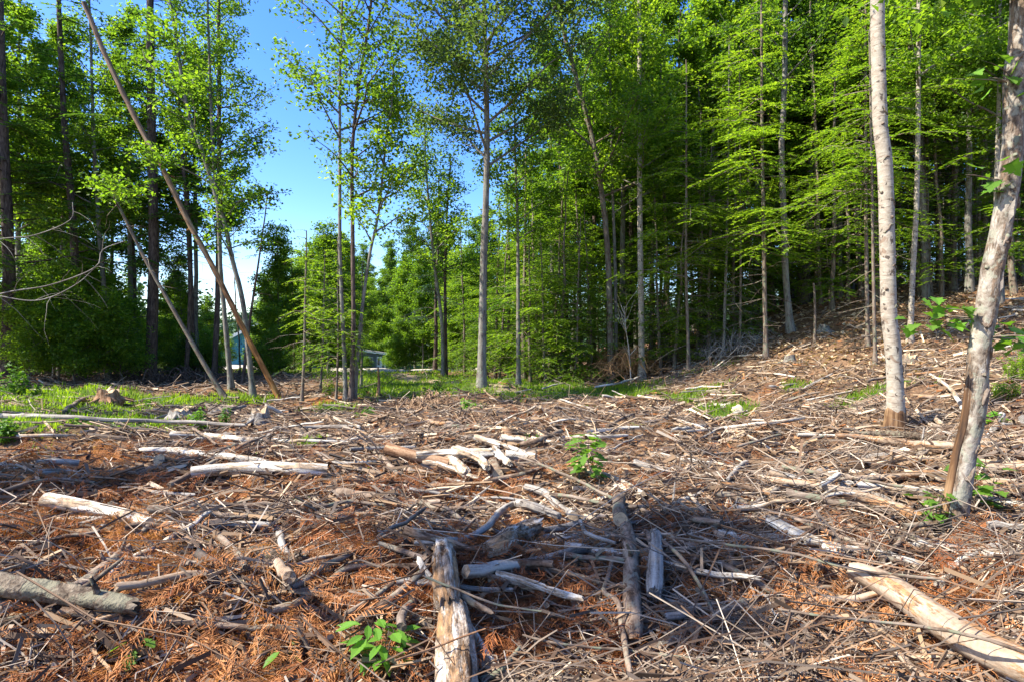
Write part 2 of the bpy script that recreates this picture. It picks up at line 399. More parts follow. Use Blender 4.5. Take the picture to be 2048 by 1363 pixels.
def birch_mat():
    n = NT('aspen_bark'); tc = n.attr()
    v = n.scaled(tc, (9, 9, 17)); f = n.noise(v, 1.0, 6, 0.7, 0.6)
    big = n.noise(tc, 2.4, 4); spots = n.noise(n.scaled(tc, (13, 13, 10)), 1.0, 2, 0.5, 0.4)
    scar = n.noise(n.scaled(tc, (4.5, 4.5, 5.5)), 1.0, 3, 0.6, 0.8)
    col = n.ramp(f, [(0.30, (0.22, 0.17, 0.12)), (0.50, (0.32, 0.265, 0.20)), (0.68, (0.42, 0.365, 0.285))])
    col = n.mix(n.ramp(big, [(0.45, 0.0), (0.7, 0.45)]), col, (0.30, 0.285, 0.22))
    col = n.mix(n.ramp(spots, [(0.625, 0.0), (0.66, 0.9)]), col, (0.055, 0.04, 0.03))
    col = n.mix(n.ramp(scar, [(0.62, 0.0), (0.68, 0.8)]), col, (0.20, 0.13, 0.085))
    ln = n.ramp(n.noise(n.scaled(tc, (5, 5, 48)), 1.0, 3, 0.6, 0.4), [(0.60, 0.0), (0.64, 0.75)])
    col = n.mix(ln, col, (0.13, 0.09, 0.06))
    h = n.math('SUBTRACT', f, n.math('MULTIPLY', spots, 0.9))
    return n.finish(col, 0.75, bump=h, bstr=0.45, bdist=0.015)
M['aspen'] = birch_mat()
M['aspen_rough'] = bark('mottled_pale_bark', (0.05, 0.033, 0.022), (0.185, 0.145, 0.105), (0.37, 0.325, 0.26), 7, 12, 40, bstr=1.0, bd=0.025, crack=0.44, warm=(0.17, 0.11, 0.068), lichen=(0.25, 0.24, 0.175))
def bare_wood(nm, c0, c1, c2):
    n = NT(nm); tc = n.attr()
    f = n.noise(n.scaled(tc, (22, 22, 1.6)), 1.0, 5, 0.6, 0.4); g2 = n.noise(tc, 4, 3)
    f = n.math('ADD', n.math('MULTIPLY', f, 0.7), n.math('MULTIPLY', g2, 0.3))
    col = n.ramp(f, [(0.36, c0), (0.50, c1), (0.62, c2)])
    sz = n.n('ShaderNodeSeparateXYZ'); n.l(tc, sz.inputs[0])
    up = n.ramp(n.math('DIVIDE', sz.outputs[2], 10.0, True), [(0.22, 0.0), (0.5, 0.85)])
    col = n.mix(up, col, n.ramp(f, [(0.36, (0.07, 0.045, 0.028)), (0.52, (0.20, 0.135, 0.085)), (0.66, (0.36, 0.27, 0.18))]))
    return n.finish(col, 0.7, bump=f, bstr=0.6, bdist=0.01)
M['bare'] = bare_wood('bared_brown_wood', (0.022, 0.012, 0.007), (0.105, 0.052, 0.022), (0.24, 0.145, 0.072))
M['orangepole'] = bare_wood('debarked_orange_wood', (0.10, 0.04, 0.015), (0.34, 0.135, 0.035), (0.50, 0.25, 0.08))
def cutend():
    n = NT('sawn_wood_end'); tc = n.attr(); sx = n.n('ShaderNodeSeparateXYZ'); n.l(tc, sx.inputs[0])
    ring = n.math('SINE', n.math('MULTIPLY', n.math('ADD', sx.outputs[0], n.math('MULTIPLY', n.noise(tc, 4, 2), 0.12)), 55.0))
    col = n.ramp(n.math('MULTIPLY_ADD' if False else 'ADD', n.math('MULTIPLY', ring, 0.2), 0.5), [(0.2, (0.36, 0.24, 0.13)), (0.8, (0.58, 0.43, 0.26))])
    col = n.mix(n.ramp(n.noise(tc, 5, 4), [(0.45, 0.0), (0.65, 0.8)]), col, (0.20, 0.13, 0.08))
    return n.finish(col, 0.85)
M['cut'] = cutend()

def ground_mat():
    n = NT('forest_floor'); p = n.n('ShaderNodeNewGeometry').outputs['Position']
    sx = n.n('ShaderNodeSeparateXYZ'); n.l(n.attr(), sx.inputs[0])
    f1 = n.noise(p, 9, 6, 0.7, 0.6); f2 = n.noise(p, 45, 4, 0.65); f3 = n.noise(p, 0.9, 4)
    st = n.noise(n.scaled(p, (14, 60, 30)), 1.0, 4, 0.6, 1.2)
    f = n.math('ADD', n.math('MULTIPLY', f1, 0.4), n.math('ADD', n.math('MULTIPLY', f2, 0.3), n.math('MULTIPLY', st, 0.3)))
    tan = n.ramp(f, [(0.36, (0.030, 0.017, 0.010)), (0.46, (0.11, 0.062, 0.034)), (0.55, (0.23, 0.14, 0.080)), (0.68, (0.42, 0.30, 0.19))])
    rust = n.ramp(f, [(0.36, (0.045, 0.018, 0.009)), (0.46, (0.15, 0.055, 0.02)), (0.55, (0.30, 0.12, 0.038)), (0.68, (0.50, 0.27, 0.11))])
    gr = n.ramp(f, [(0.36, (0.020, 0.035, 0.008)), (0.50, (0.060, 0.105, 0.016)), (0.66, (0.13, 0.19, 0.03))])
    duff = n.ramp(f, [(0.36, (0.030, 0.016, 0.009)), (0.48, (0.13, 0.065, 0.032)), (0.60, (0.30, 0.17, 0.085)), (0.7, (0.45, 0.30, 0.17))])
    sand = n.ramp(f, [(0.36, (0.20, 0.13, 0.08)), (0.5, (0.34, 0.24, 0.155)), (0.66, (0.48, 0.37, 0.26))])
    wob = n.math('MULTIPLY', n.math('SUBTRACT', f1, 0.5), 1.6)
    w2 = n.math('MULTIPLY', n.math('SUBTRACT', f3, 0.5), 1.0)
    col = n.mix(n.math('ADD', sx.outputs[0], wob, True), tan, rust)
    n2 = n.n('ShaderNodeSeparateXYZ'); n.l(n.attr('tc2'), n2.inputs[0])
    col = n.mix(n.math('ADD', n2.outputs[0], w2, True), col, duff)
    col = n.mix(n.math('ADD', sx.outputs[2], n.math('MULTIPLY', wob, n.math('LESS_THAN', 0.02, sx.outputs[2])), True), col, sand)
    col = n.mix(n.math('ADD', sx.outputs[1], n.math('MULTIPLY', wob, n.math('LESS_THAN', 0.02, sx.outputs[1])), True), col, gr)
    return n.finish(col, 0.95, bump=f, bstr=1.0, bdist=0.05, spec=0.1)
M['ground'] = ground_mat()
def simple(name, a, b, scale=8, rough=0.8, bstr=0.3):
    n = NT(name); p = n.n('ShaderNodeTexCoord').outputs['Object']; f = n.noise(p, scale, 4)
    return n.finish(n.ramp(f, [(0.35, a), (0.65, b)]), rough, bump=f, bstr=bstr, bdist=0.01)
M['gravel'] = simple('gravel_road', (0.34, 0.285, 0.225), (0.50, 0.43, 0.35), 6, 0.95)
M['shed_wall'] = simple('shed_siding', (0.12, 0.14, 0.17), (0.17, 0.19, 0.22), 4)
M['white'] = simple('white_paint', (0.72, 0.72, 0.70), (0.82, 0.82, 0.80), 4)
M['blue'] = simple('blue_siding', (0.035, 0.16, 0.24), (0.05, 0.21, 0.30), 3)
M['shingle'] = simple('grey_roof', (0.09, 0.09, 0.095), (0.16, 0.16, 0.165), 10)
M['metalroof'] = simple('pale_metal_roof', (0.45, 0.50, 0.50), (0.6, 0.64, 0.64), 3, 0.5)
M['rock'] = simple('yellowish_rock', (0.42, 0.33, 0.20), (0.66, 0.55, 0.38), 9)
n_ = NT('window_glass'); M['glass'] = n_.finish((0.03, 0.05, 0.06), 0.08, spec=0.6)
M['farwood'] = leaf_mat('far_wood_foliage', (0.03, 0.065, 0.03), (0.045, 0.095, 0.035), (0.07, 0.13, 0.045), 0.2, 1.2)
n_ = NT('hill_forest'); p_ = n_.n('ShaderNodeNewGeometry').outputs['Position']
f_ = n_.noise(p_, 0.25, 5, 0.7); M['hill'] = n_.finish(n_.ramp(f_, [(0.4, (0.03, 0.06, 0.035)), (0.65, (0.08, 0.13, 0.06))]), 0.95, bump=f_, bstr=1.0, bdist=3.0)

# ------------------------------------------------------------------ the setting: ground, road, far hills
def make_ground():
    k = 330
    t = np.linspace(-1, 1, k); xs = 260 * np.sinh(5.2 * t) / np.sinh(5.2)
    t2 = np.linspace(0, 1, 360); ys = -8 + 8 * (t2 * 5.0) ** 1 * 0 + 0
    a = np.linspace(-8, 2, 40, endpoint=False); b = 2 * (560 / 2.0) ** np.linspace(0, 1, 330)
    ys = np.concatenate([a, b])
    X, Y = np.meshgrid(xs, ys)
    Z = ground(X, Y)
    g = np.random.default_rng(8)
    near = np.exp(-(X ** 2 + Y ** 2) / 500)
    Z = Z + g.normal(0, 0.008, Z.shape) * near
    V = np.stack([X, Y, Z], -1).reshape(-1, 3)
    ny, nx = X.shape
    i = np.arange(ny - 1)[:, None] * nx; j = np.arange(nx - 1)[None]
    Q = np.stack([i + j, i + j + 1, i + nx + j + 1, i + nx + j], -1).reshape(-1, 4)
    x, y = V[:, 0], V[:, 1]
    o_ = pmask(ORANGE, x, y); gr = green_mask(x, y) * 0.9; tr = track_mask(x, y)
    far = np.clip((y - 40) / 10, 0, 1) * np.clip((8 - x) / 6, 0, 1)
    gr = np.maximum(gr, far * 0.9)
    mb = MB(); mb.add(V, Q, np.stack([o_, gr, tr], -1), 0, True)
    o = mb.build('ground', M['ground'])
    wood = np.maximum(np.clip((x - 0.10 * y - 4.2) / 3, 0, 1) * np.clip((y - 14) / 5, 0, 1), np.clip((y - 24) / 4, 0, 1) * np.clip((-x - 8) / 4, 0, 1))
    a2 = o.data.attributes.new('tc2', 'FLOAT_VECTOR', 'POINT')
    a2.data.foreach_set('vector', np.stack([wood, wood, wood], -1).astype(np.float32).ravel())
    tag(o, kind='structure')
make_ground()

def strip(name, pts, w, mat, lift):
    P, _ = resample([(x, y, 0) for x, y in pts], 0.5)
    T = nrm(np.gradient(P, axis=0)); N = np.stack([-T[:, 1], T[:, 0], 0 * T[:, 0]], -1)
    m = 9; rows = []
    for u in np.linspace(-1, 1, m):
        q = P + N * w / 2 * u; q[:, 2] = ground(q[:, 0], q[:, 1]) + lift - 0.36 * abs(u) ** 6; rows.append(q)
    V = np.stack(rows, 1); n = len(P)
    i = np.arange(n - 1)[:, None] * m; j = np.arange(m - 1)[None]
    Q = np.stack([i + j, i + m + j, i + m + j + 1, i + j + 1], -1).reshape(-1, 4)
    mb = MB(); mb.add(V.reshape(-1, 3), Q, V.reshape(-1, 3), 0, True)
    return tag(mb.build(name, mat), kind='structure')
strip('gravel_road', [(-30, 60), (-16, 46), (-10.5, 39.5), (-6, 39.5), (-1, 43), (3, 52), (6, 75)], 5.5, M['gravel'], 0.28)

def hills():
    mb = MB()
    for (Y, zmax, sd) in ((330, 34, 1), (520, 62, 2)):
        g = np.random.default_rng(sd)
        xs = np.linspace(-700, 700, 500)
        prof = zmax * (0.6 + 0.25 * np.sin(xs / 160 + sd) + 0.15 * np.sin(xs / 61 + 2 * sd)) + g.normal(0, 0.9, 500)
        rows = []
        for u in np.linspace(0, 1, 14):
            z = -5 + prof * np.sin(u * math.pi / 2) + (g.normal(0, 0.8, 500) if u > 0.1 else 0)
            rows.append(np.stack([xs, Y + 120 * u + 0 * xs, z], -1))
        V = np.stack(rows, 0); nx = 500
        i = np.arange(13)[:, None] * nx; j = np.arange(nx - 1)[None]
        Q = np.stack([i + j, i + j + 1, i + nx + j + 1, i + nx + j], -1).reshape(-1, 4)
        mb.add(V.reshape(-1, 3), Q, V.reshape(-1, 3), 0, True)
    tag(mb.build('hills', M['hill']), kind='structure')
hills()

# ------------------------------------------------------------------ buildings beyond the clearing
def gable_house():
    b = at(478, 700, 60); gx, gy = at(532, 700, 60)[0], 60; gz = float(ground(gx, gy))
    e = empty('blue_house', (gx, gy, gz), math.radians(12))
    tag(e, 'bright blue gabled house glimpsed between the trunks on the left', 'house')
    top = 2.5; W2, D, ze, zr = 4.4, 9.0, 3.3, 5.9; fl = -0.6
    ze_, zr_ = ze - 0.4, zr - 0.6
    mb = MB()
    P = [(-W2, 0, fl), (W2, 0, fl), (W2, 0, ze_), (0, 0, zr_), (-W2, 0, ze_)]
    V = P + [(x, D, z) for x, y, z in P]
    mb.add(V, [(0, 1, 2, 4), (5, 9, 7, 6), (0, 5, 6, 1), (1, 6, 7, 2), (0, 4, 9, 5)]); mb.add([V[4], V[2], V[3], V[9], V[7], V[8]], [(0, 1, 2), (3, 5, 4)])
    mb.build('wall', M['blue'], e)
    for s in (-1, 1):
        mb = MB(); a = (s * (W2 + 0.5), -0.5, ze_ - 0.3); r = (0, -0.5, zr_ + 0.02)
        V = [a, r, (r[0], D + .5, r[2]), (a[0], D + .5, a[2])]; V2 = [(x, y, z + 0.16) for x, y, z in V]
        mb.add(V + V2, [(0, 3, 2, 1), (4, 5, 6, 7), (0, 1, 5, 4), (1, 2, 6, 5), (2, 3, 7, 6), (3, 0, 4, 7)])
        mb.build('roof_slope', M['metalroof'], e)
        mb = MB(); V = [(a[0], -0.56, a[2] - .14), (0, -0.56, r[2] - .14), (0, -0.56, r[2] + .17), (a[0], -0.56, a[2] + .17)]
        V2 = [(x, -0.505, z) for x, y, z in V]
        mb.add(V + V2, [(0, 1, 2, 3), (7, 6, 5, 4), (0, 4, 5, 1), (3, 2, 6, 7), (0, 3, 7, 4)]); mb.build('bargeboard', M['white'], e)
    for wx in (1.6,):
        mb = MB(); box(mb, (wx - .5, -0.06, 0.9), (wx + .5, 0.02, 2.2)); f = mb.build('window', M['white'], e)
        mb = MB(); box(mb, (wx - .4, -0.075, 1.0), (wx + .4, -0.062, 2.1)); mb.build('pane', M['glass'], f)
gable_house()
def shed():
    Y = 62.0; c = at(748, 735, Y); z0 = float(ground(c[0], Y))
    # local frame: front wall faces the camera, pent roof falling to the right
    e = empty('garden_shed', (c[0], Y, z0), math.radians(-6))
    tag(e, 'small slate grey shed with white trimmed door and window beside the gravel road', 'shed')
    m = Y / F
    hL, hR = 34 * m + 0.25, 26 * m + 0.25
    x0, x1 = -42 * m, 24 * m; D = 2.6
    mb = MB()
    V = [(x0, 0, -.6), (x1, 0, -.6), (x1, 0, hR), (x0, 0, hL), (x0, D, -.6), (x1, D, -.6), (x1, D, hR), (x0, D, hL)]
    mb.add(V, [(0, 1, 2, 3), (5, 4, 7, 6), (1, 5, 6, 2), (4, 0, 3, 7), (3, 2, 6, 7)]); mb.build('wall', M['shed_wall'], e)
    mb = MB(); a = (x0 - .2, -.25, hL + .06); b = (x1 + .25, -.25, hR - .02)
    V = [a, b, (b[0], D + .2, b[2]), (a[0], D + .2, a[2])]; V += [(x, y, z + .12) for x, y, z in V]
    mb.add(V, [(0, 3, 2, 1), (4, 5, 6, 7), (1, 2, 6, 5), (2, 3, 7, 6), (3, 0, 4, 7), (0, 1, 5, 4)]); mb.build('roof', M['shingle'], e)
    mb = MB(); V = [(a[0], -.29, a[2] - .02), (b[0], -.29, b[2] - .02), (b[0], -.29, b[2] + .15), (a[0], -.29, a[2] + .15)]; V += [(x, -.255, z) for x, y, z in V]
    mb.add(V, [(0, 1, 2, 3), (7, 6, 5, 4), (0, 4, 5, 1), (3, 2, 6, 7)]); mb.build('fascia', M['white'], e)
    mb = MB(); box(mb, (x1 - .14, -.03, -.5), (x1 + .02, .02, hR - .04)); mb.build('corner_board', M['white'], e)
    mb = MB(); box(mb, (6 * m, -.05, -.02), (17 * m, .01, 1.45)); d = mb.build('door', M['white'], e)
    mb = MB(); box(mb, (7.5 * m, -.065, .55), (12 * m, -.052, 1.3)); mb.build('pane', M['glass'], d)
    mb = MB(); box(mb, (-16 * m, -.05, .55), (-2 * m, .01, 1.4)); w = mb.build('window', M['white'], e)
    for k in range(2):
        mb = MB(); box(mb, ((-15 + 6.7 * k) * m, -.065, .62), ((-9.3 + 6.7 * k) * m, -.052, 1.33)); mb.build('pane', M['glass'], w)
shed()

# ------------------------------------------------------------------ trees
def path_at(P, z):
    k = int(np.clip(np.searchsorted(P[:, 2], z), 1, len(P) - 1))
    a, b = P[k - 1], P[k]; t = 0 if b[2] == a[2] else (z - a[2]) / (b[2] - a[2])
    return a + (b - a) * np.clip(t, 0, 1)

def limb(mb, p0, az, el, L, r, g, sag=0.0, lift=0.25, sides=5, n=6):
    """one limb as a bent tapering tube; returns its centre line"""
    t = np.linspace(0, 1, n)
    d = np.array([math.cos(az) * math.cos(el), math.sin(az) * math.cos(el), math.sin(el)])
    side = np.array([-math.sin(az), math.cos(az), 0])
    P = p0 + d * (t * L)[:, None] + np.array([0, 0, 1.0]) * ((lift - sag) * L * t ** 2)[:, None] + side * (g.normal(0, 0.07) * L * np.sin(t * 3))[:, None]
    P[1:] += g.normal(0, 0.025 * L, (n - 1, 3)) * t[1:, None]
    tube(mb, P, r * (1 - 0.8 * t), sides, 0.0, 0, None, seed=int(g.integers(1000)))
    return P

def broadleaf(mbB, mbC, P, z0, z1, spread, nl, nleaf, size, seed, asc=0.75, low=0.35, shape=0.5, cl=0.22, side=None, twig=0.28, lmat=0):
    """limbs and leaves of a broadleaved tree on the trunk line P"""
    g = np.random.default_rng(seed); az = g.uniform(0, 6.28)
    specs = []; tot = 0
    for i in range(nl):
        u = (i + g.uniform(0, 0.8)) / nl; z = z0 + (z1 - z0) * u ** 0.9
        az += 2.4 + g.normal(0, 0.35)
        prof = (math.sin(math.pi * min(1, (u * (1 - low) + low) ** shape * 0.98)) * 0.75 + 0.3) if True else 1
        L = spread * prof * g.uniform(0.55, 1.15) * (1 - 0.35 * u)
        a2 = az
        if side is not None and g.random() < side[1]: a2 = side[0] + g.normal(0, 0.5)
        specs.append((z, a2, L, u)); tot += L
    for z, a, L, u in specs:
        p0 = path_at(P, min(z, P[-1, 2] - 0.05))
        el = (asc * (0.6 + 0.6 * u)) * g.uniform(0.7, 1.2)
        A = limb(mbB, p0, a, el, L, 0.009 + 0.010 * L, g, lift=g.uniform(-0.15, 0.25))
        nt = max(3, int(4 + L * 2)); cen = []
        for k in range(nt):
            s = g.uniform(0.22, 1.0); q = A[int(s * (len(A) - 1))] if s < 1 else A[-1]
            aa = a + g.choice([-1, 1]) * g.uniform(0.35, 1.2); l2 = L * twig * g.uniform(0.6, 1.4) * (1.25 - s * 0.5)
            B = limb(mbB, q, aa, g.uniform(-0.1, 0.6), l2, 0.006 + 0.004 * l2, g, lift=-0.1, sides=3, n=4)
            cen.append(B)
        cen.append(A[len(A) // 2:])
        m = int(nleaf * 1.5 * L / tot); per = max(1, m // len(cen))
        for B in cen:
            # small layered sprays along the twig
            kk = max(1, per // 9); t = g.uniform(0.15, 1.05, kk); idx = np.clip(t * (len(B) - 1), 0, len(B) - 1.001)
            i0 = idx.astype(int); fr = (idx - i0)[:, None]
            C = B[i0] * (1 - fr) + B[np.minimum(i0 + 1, len(B) - 1)] * fr + g.normal(0, cl * 0.8, (kk, 3)) * np.array([1, 1, 0.7])
            C = np.repeat(C, 9, 0) + g.normal(0, 1, (kk * 9, 3)) * np.array([cl * .62, cl * .62, cl * 0.30])
            leaves(mbC, C, size, up=0.62, g=g, mat=lmat)

def hemlock(mbB, mbC, P, z0, z1, spread, gap, size, seed, ntw=13, droop=0.30, dens=1.0, up0=0.18, side=None):
    """whorled flat sprays of short needles on drooping branches"""
    g = np.random.default_rng(seed); z = z0; C = []; D = []; Nn = []
    while z < z1:
        u = (z - z0) / (z1 - z0)
        nb = g.integers(1, 5); wl = g.uniform(0.7, 1.15)
        for k in range(nb):
            a = g.uniform(0, 6.28)
            if side is not None and g.random() < side[1]: a = side[0] + g.normal(0, 0.6)
            L = spread * ((1 - u) ** 0.75 * 0.92 + 0.08) * g.uniform(0.35, 1.2) * wl
            p0 = path_at(P, min(z + g.uniform(-1, 1) * gap, P[-1, 2] - 0.02))
            n = 6; t = np.linspace(0, 1, n); dr = g.uniform(.4, 1.9)
            d = np.array([math.cos(a), math.sin(a), 0]); sd = np.array([-d[1], d[0], 0])
            A = p0 + d * (t * L)[:, None] + np.array([0, 0, 1.0]) * (L * (up0 * t - droop * dr * t ** 2) + g.normal(0, .02, n) * L)[:, None] + sd * (g.normal(0, .08) * L * t ** 2)[:, None]
            tube(mbB, A, (0.006 + 0.008 * L) * (1 - 0.85 * t), 3, 0, 0, None, seed=int(g.integers(1000)))
            nt = max(4, int(ntw * min(1.2, L / 1.6) * dens)); 
            for q in range(nt):
                s = 0.14 + 0.86 * (q + g.random()) / nt; sgn = 1 if q % 2 else -1
                i0 = min(int(s * (n - 1)), n - 2); fr = s * (n - 1) - i0; c0 = A[i0] * (1 - fr) + A[i0 + 1] * fr
                l2 = L * 0.42 * (1.1 - 0.75 * s) * g.uniform(0.6, 1.3) + 0.10
                dd = nrm(d * 0.75 + sd * sgn * 0.75 + np.array([0, 0, -0.12]) + g.normal(0, .12, 3))
                m = max(2, int(l2 / (size * 0.62)))
                w = (np.arange(m) + 0.6) / m
                pt = c0 + dd * (w * l2)[:, None] + np.array([0, 0, -1.0]) * (0.22 * l2 * w ** 2)[:, None]
                sid = nrm(np.cross(dd, [0, 0, 1.0]))
                alt = np.where(np.arange(m) % 2 == 0, 1.0, -1.0)[:, None]
                C.append(pt + sid * alt * size * 0.22); D.append(nrm(dd * 0.8 + sid * alt * 0.55 + np.array([0, 0, -0.10])))
                if g.random() < 0.5:
                    C.append(pt - sid * alt * size * 0.22); D.append(nrm(dd * 0.8 - sid * alt * 0.55 + np.array([0, 0, -0.18])))
        z += gap * g.uniform(0.6, 1.3)
    C = np.vstack(C); D = np.vstack(D)
    leaves(mbC, C, size, up=0.80, aspect=0.42, g=g, drop=0.12, dirs=D * 1.0)

def dead_limbs(mbB, P, z0, z1, n, L, seed, down=-0.15):
    g = np.random.default_rng(seed)
    for i in range(n):
        z = g.uniform(z0, z1); a = g.uniform(0, 6.28); l = L * g.uniform(0.3, 1.1)
        A = limb(mbB, path_at(P, z), a, down + g.normal(0, .15), l, 0.008 + 0.004 * l, g, lift=g.uniform(-0.3, 0.1), sides=3, n=6)
        for k in range(g.integers(1, 5)):
            limb(mbB, A[g.integers(2, 6)], a + g.normal(0, 0.7), g.normal(-0.1, 0.3), l * 0.35, 0.004, g, lift=-0.2, sides=3, n=4)

def pxpath(pts, Y, base=None, drift=0.0, H=None, seed=0):
    """trunk line in the world from the photo's pixels at depth Y, continued up to height H"""
    W_ = np.array([at(x, y, Y) for x, y in pts])
    if base is not None: W_[0] = base
    if drift: W_[:, 1] += drift * np.linspace(0, 1, len(W_))
    if H is not None and W_[-1, 2] < base[2] + H:
        d = nrm(W_[-1] - W_[-2]); dz = base[2] + H - W_[-1, 2]
        d = nrm(d * np.array([0.5, 0.5, 1.0])); W_ = np.vstack([W_, W_[-1] + d / d[2] * dz])
    return W_

def hero(name, pts, wpx, bark_m, label, cat='tree', group=None, Y=None, H=16, crown=None, leaf='maple', lsize=0.12, dead=None, wtop=0.35, sides=10, rough=0.08, drift=0.0, limbs_mat=None, extra=None, sink=0.08, flare=0.75, snap=False, seed=None, topcap=None, trunk_mats=None):
    seed = seed if seed is not None else abs(hash_(label)) % 9999
    b = hit(*pts[0]) if Y is None else None
    if b is None:
        bx = (pts[0][0] - CX) / F * Y; b = np.array([bx, Y, float(ground(bx, Y))])
    Y = b[1]
    Wp = pxpath(pts, Y, b, drift, None if snap else H)
    loc = Wp - b; loc[0, 2] -= sink
    P, t = resample(loc, max(0.12, 0.012 * Y))
    g = np.random.default_rng(seed)
    P[1:-1, :2] += np.cumsum(g.normal(0, 0.003, (len(P) - 2, 2)), 0) * np.linspace(0, 1, len(P) - 2)[:, None]
    r0 = wpx * Y / F / 2; hgt = P[:, 2] / max(P[-1, 2], 1e-3)
    rad = r0 * (1 - (1 - wtop) * np.clip(hgt, 0, 1)) + r0 * flare * np.exp(-np.clip(P[:, 2], 0, None) / (2.2 * r0 + 0.05))
    e = empty(name, b); tag(e, label, cat, group)
    mb = MB(); tube(mb, P, rad, sides, rough, 0, topcap, seed=seed); mb.build('trunk', trunk_mats or [M[bark_m], M['cut']], e)
    mbB, mbC = MB(), MB()
    if dead: dead_limbs(mbB, P, dead[0], dead[1], dead[2], dead[3], seed + 3)
    if crown:
        for k, c in enumerate(crown if isinstance(crown, list) else [crown]):
            c = dict(c); typ = c.pop('t'); 
            if c.get('z1') is None: c['z1'] = P[-1, 2] * 0.995
            if typ == 'b': broadleaf(mbB, mbC, P, size=lsize, seed=seed + 7 + k, **c)
            else: hemlock(mbB, mbC, P, size=lsize, seed=seed + 7 + k, **c)
    if mbB.n: mbB.build('branches', M[limbs_mat or bark_m], e)
    if mbC.n: mbC.build('crown', M[leaf], e)
    return e, P, rad

def hash_(s):
    h = 7
    for c in s: h = (h * 31 + ord(c)) % 1000003
    return h

B_ = lambda z0, spread, nl, nleaf, **k: dict(t='b', z0=z0, z1=k.pop('z1', None), spread=spread, nl=nl, nleaf=nleaf, **k)
H_ = lambda z0, spread, gap=0.42, **k: dict(t='h', z0=z0, z1=k.pop('z1', None), spread=spread, gap=gap * .75, **k)

# --- trunks of the left wood
G_L = 'trunks of the shaded wood on the left'
hero('hemlock_tree', [(14, 765), (18, 600), (14, 440), (6, 250)], 24, 'bark_dark', 'thick dark trunk at the left edge of the photo, buried in green foliage', Y=19, H=17, crown=H_(3.5, 3.3, 0.5), leaf='hemlock', lsize=0.16, dead=(1, 5, 10, 2), group=G_L)
hero('hemlock_tree', [(160, 752), (152, 600), (145, 440), (125, 200)], 17, 'bark_dark', 'dark leaning trunk behind the pale curved dead boughs on the left', Y=21, H=17, crown=H_(4.5, 3.0, 0.55), leaf='hemlock', lsize=0.16, dead=(1, 6, 14, 2.2), group=G_L)
hero('maple_tree', [(216, 755), (208, 580), (197, 440), (187, 240)], 10, 'bark_grey', 'slim grey trunk in gap between left edge foliage and big dark trunk', Y=21.5, H=15, crown=B_(4.8, 2.6, 22, 3600), leaf='maple', group=G_L)
hero('hemlock_tree', [(271, 742), (268, 640), (266, 545), (262, 430)], 14, 'bark_dark', 'dark trunk just left of the big straight trunk', Y=26, H=14, crown=H_(6, 2.0, 0.6), leaf='hemlock', lsize=0.17, dead=(2, 7, 16, 2), group=G_L)
hero('hemlock_tree', [(300, 768), (306, 600), (307, 440), (303, 240), (301, 100)], 21, 'bark_dark', 'biggest straight dark trunk of the left wood, bare below', H=19, crown=H_(6.5, 2.9, 0.55), leaf='hemlock', lsize=0.15, dead=(2.5, 9, 22, 2.4), wtop=0.5, flare=0.5, group=G_L)
hero('leaning_tree', [(455, 798), (413, 735), (335, 600), (285, 510), (240, 420), (215, 370)], 9.5, 'bark_brown', 'thin brown mossy trunk leaning left across the big dark trunk', H=1, snap=True, dead=(3, 6, 6, 1.5), crown=B_(5.2, 1.3, 6, 500, z1=6.3), leaf='maple', wtop=0.5, group=G_L)
hero('hemlock_tree', [(371, 757), (380, 600), (375, 450), (368, 350), (360, 230)], 9, 'bark_dark', 'left one of two thin dark trunks between big trunk and orange pole', Y=22.5, H=15, crown=H_(5.5, 1.9, 0.55), leaf='hemlock', lsize=0.15, dead=(3, 8, 16, 1.8), group=G_L)
hero('hemlock_tree', [(389, 756), (384, 600), (379, 440), (372, 300)], 8, 'bark_dark', 'right one of two thin dark trunks between big trunk and orange pole', Y=23.5, H=13, crown=H_(6.5, 1.7, 0.55), leaf='hemlock', lsize=0.15, dead=(2, 8, 16, 1.8), group=G_L)
hero('maple_tree', [(428, 748), (435, 600), (437, 440), (438, 240), (436, 20)], 11, 'bark_dark', 'dark straight trunk rising past the blue house to the top of the photo', Y=23.5, H=18, crown=[B_(5.0, 2.5, 20, 3000, side=(0.2, 0.4)), B_(9, 3.2, 22, 5200)], leaf='maple', wtop=0.5, group=G_L)
hero('maple_tree', [(463, 777), (450, 640), (441, 540), (437, 440), (425, 280)], 10, 'bark_grey', 'grey trunk directly left of where the orange pole crosses the thin trunks', H=13, crown=B_(5.5, 2.2, 18, 2400), leaf='maple', group=G_L)
hero('maple_tree', [(507, 795), (497, 700), (485, 600), (465, 520), (450, 450), (425, 370), (400, 290), (372, 200)], 11, 'bark_grey', 'crooked grey tree standing where the orange pole crosses it, tops leaning left', H=14, crown=[B_(5.2, 2.7, 20, 4200, side=(3.0, 0.35)), B_(3.8, 1.9, 5, 450, side=(0.1, 0.8), z1=6)], leaf='maple', group=G_L)
hero('spruce_tree', [(484, 752), (500, 640), (515, 540), (530, 440), (537, 385)], 7, 'bark_dark', 'thin black leaning tree with sparse tuft of needles against the sky', Y=21.5, H=7.2, crown=H_(5.2, 1.15, 0.38), leaf='hemlock', lsize=0.12, dead=(2, 6, 8, 1), wtop=0.25, group=G_L)
hero('leaning_pole_tree', [(560, 795), (527, 735), (490, 665), (430, 543), (372, 435), (330, 347), (268, 232), (215, 120), (168, 5)], 10.5, 'orangepole', 'long bare leaning trunk, stripped orange near its foot, crossing the left wood', H=1, snap=True, wtop=0.85, flare=0.15, sides=14, rough=0.14, dead=(2, 11, 14, .35), seed=21)

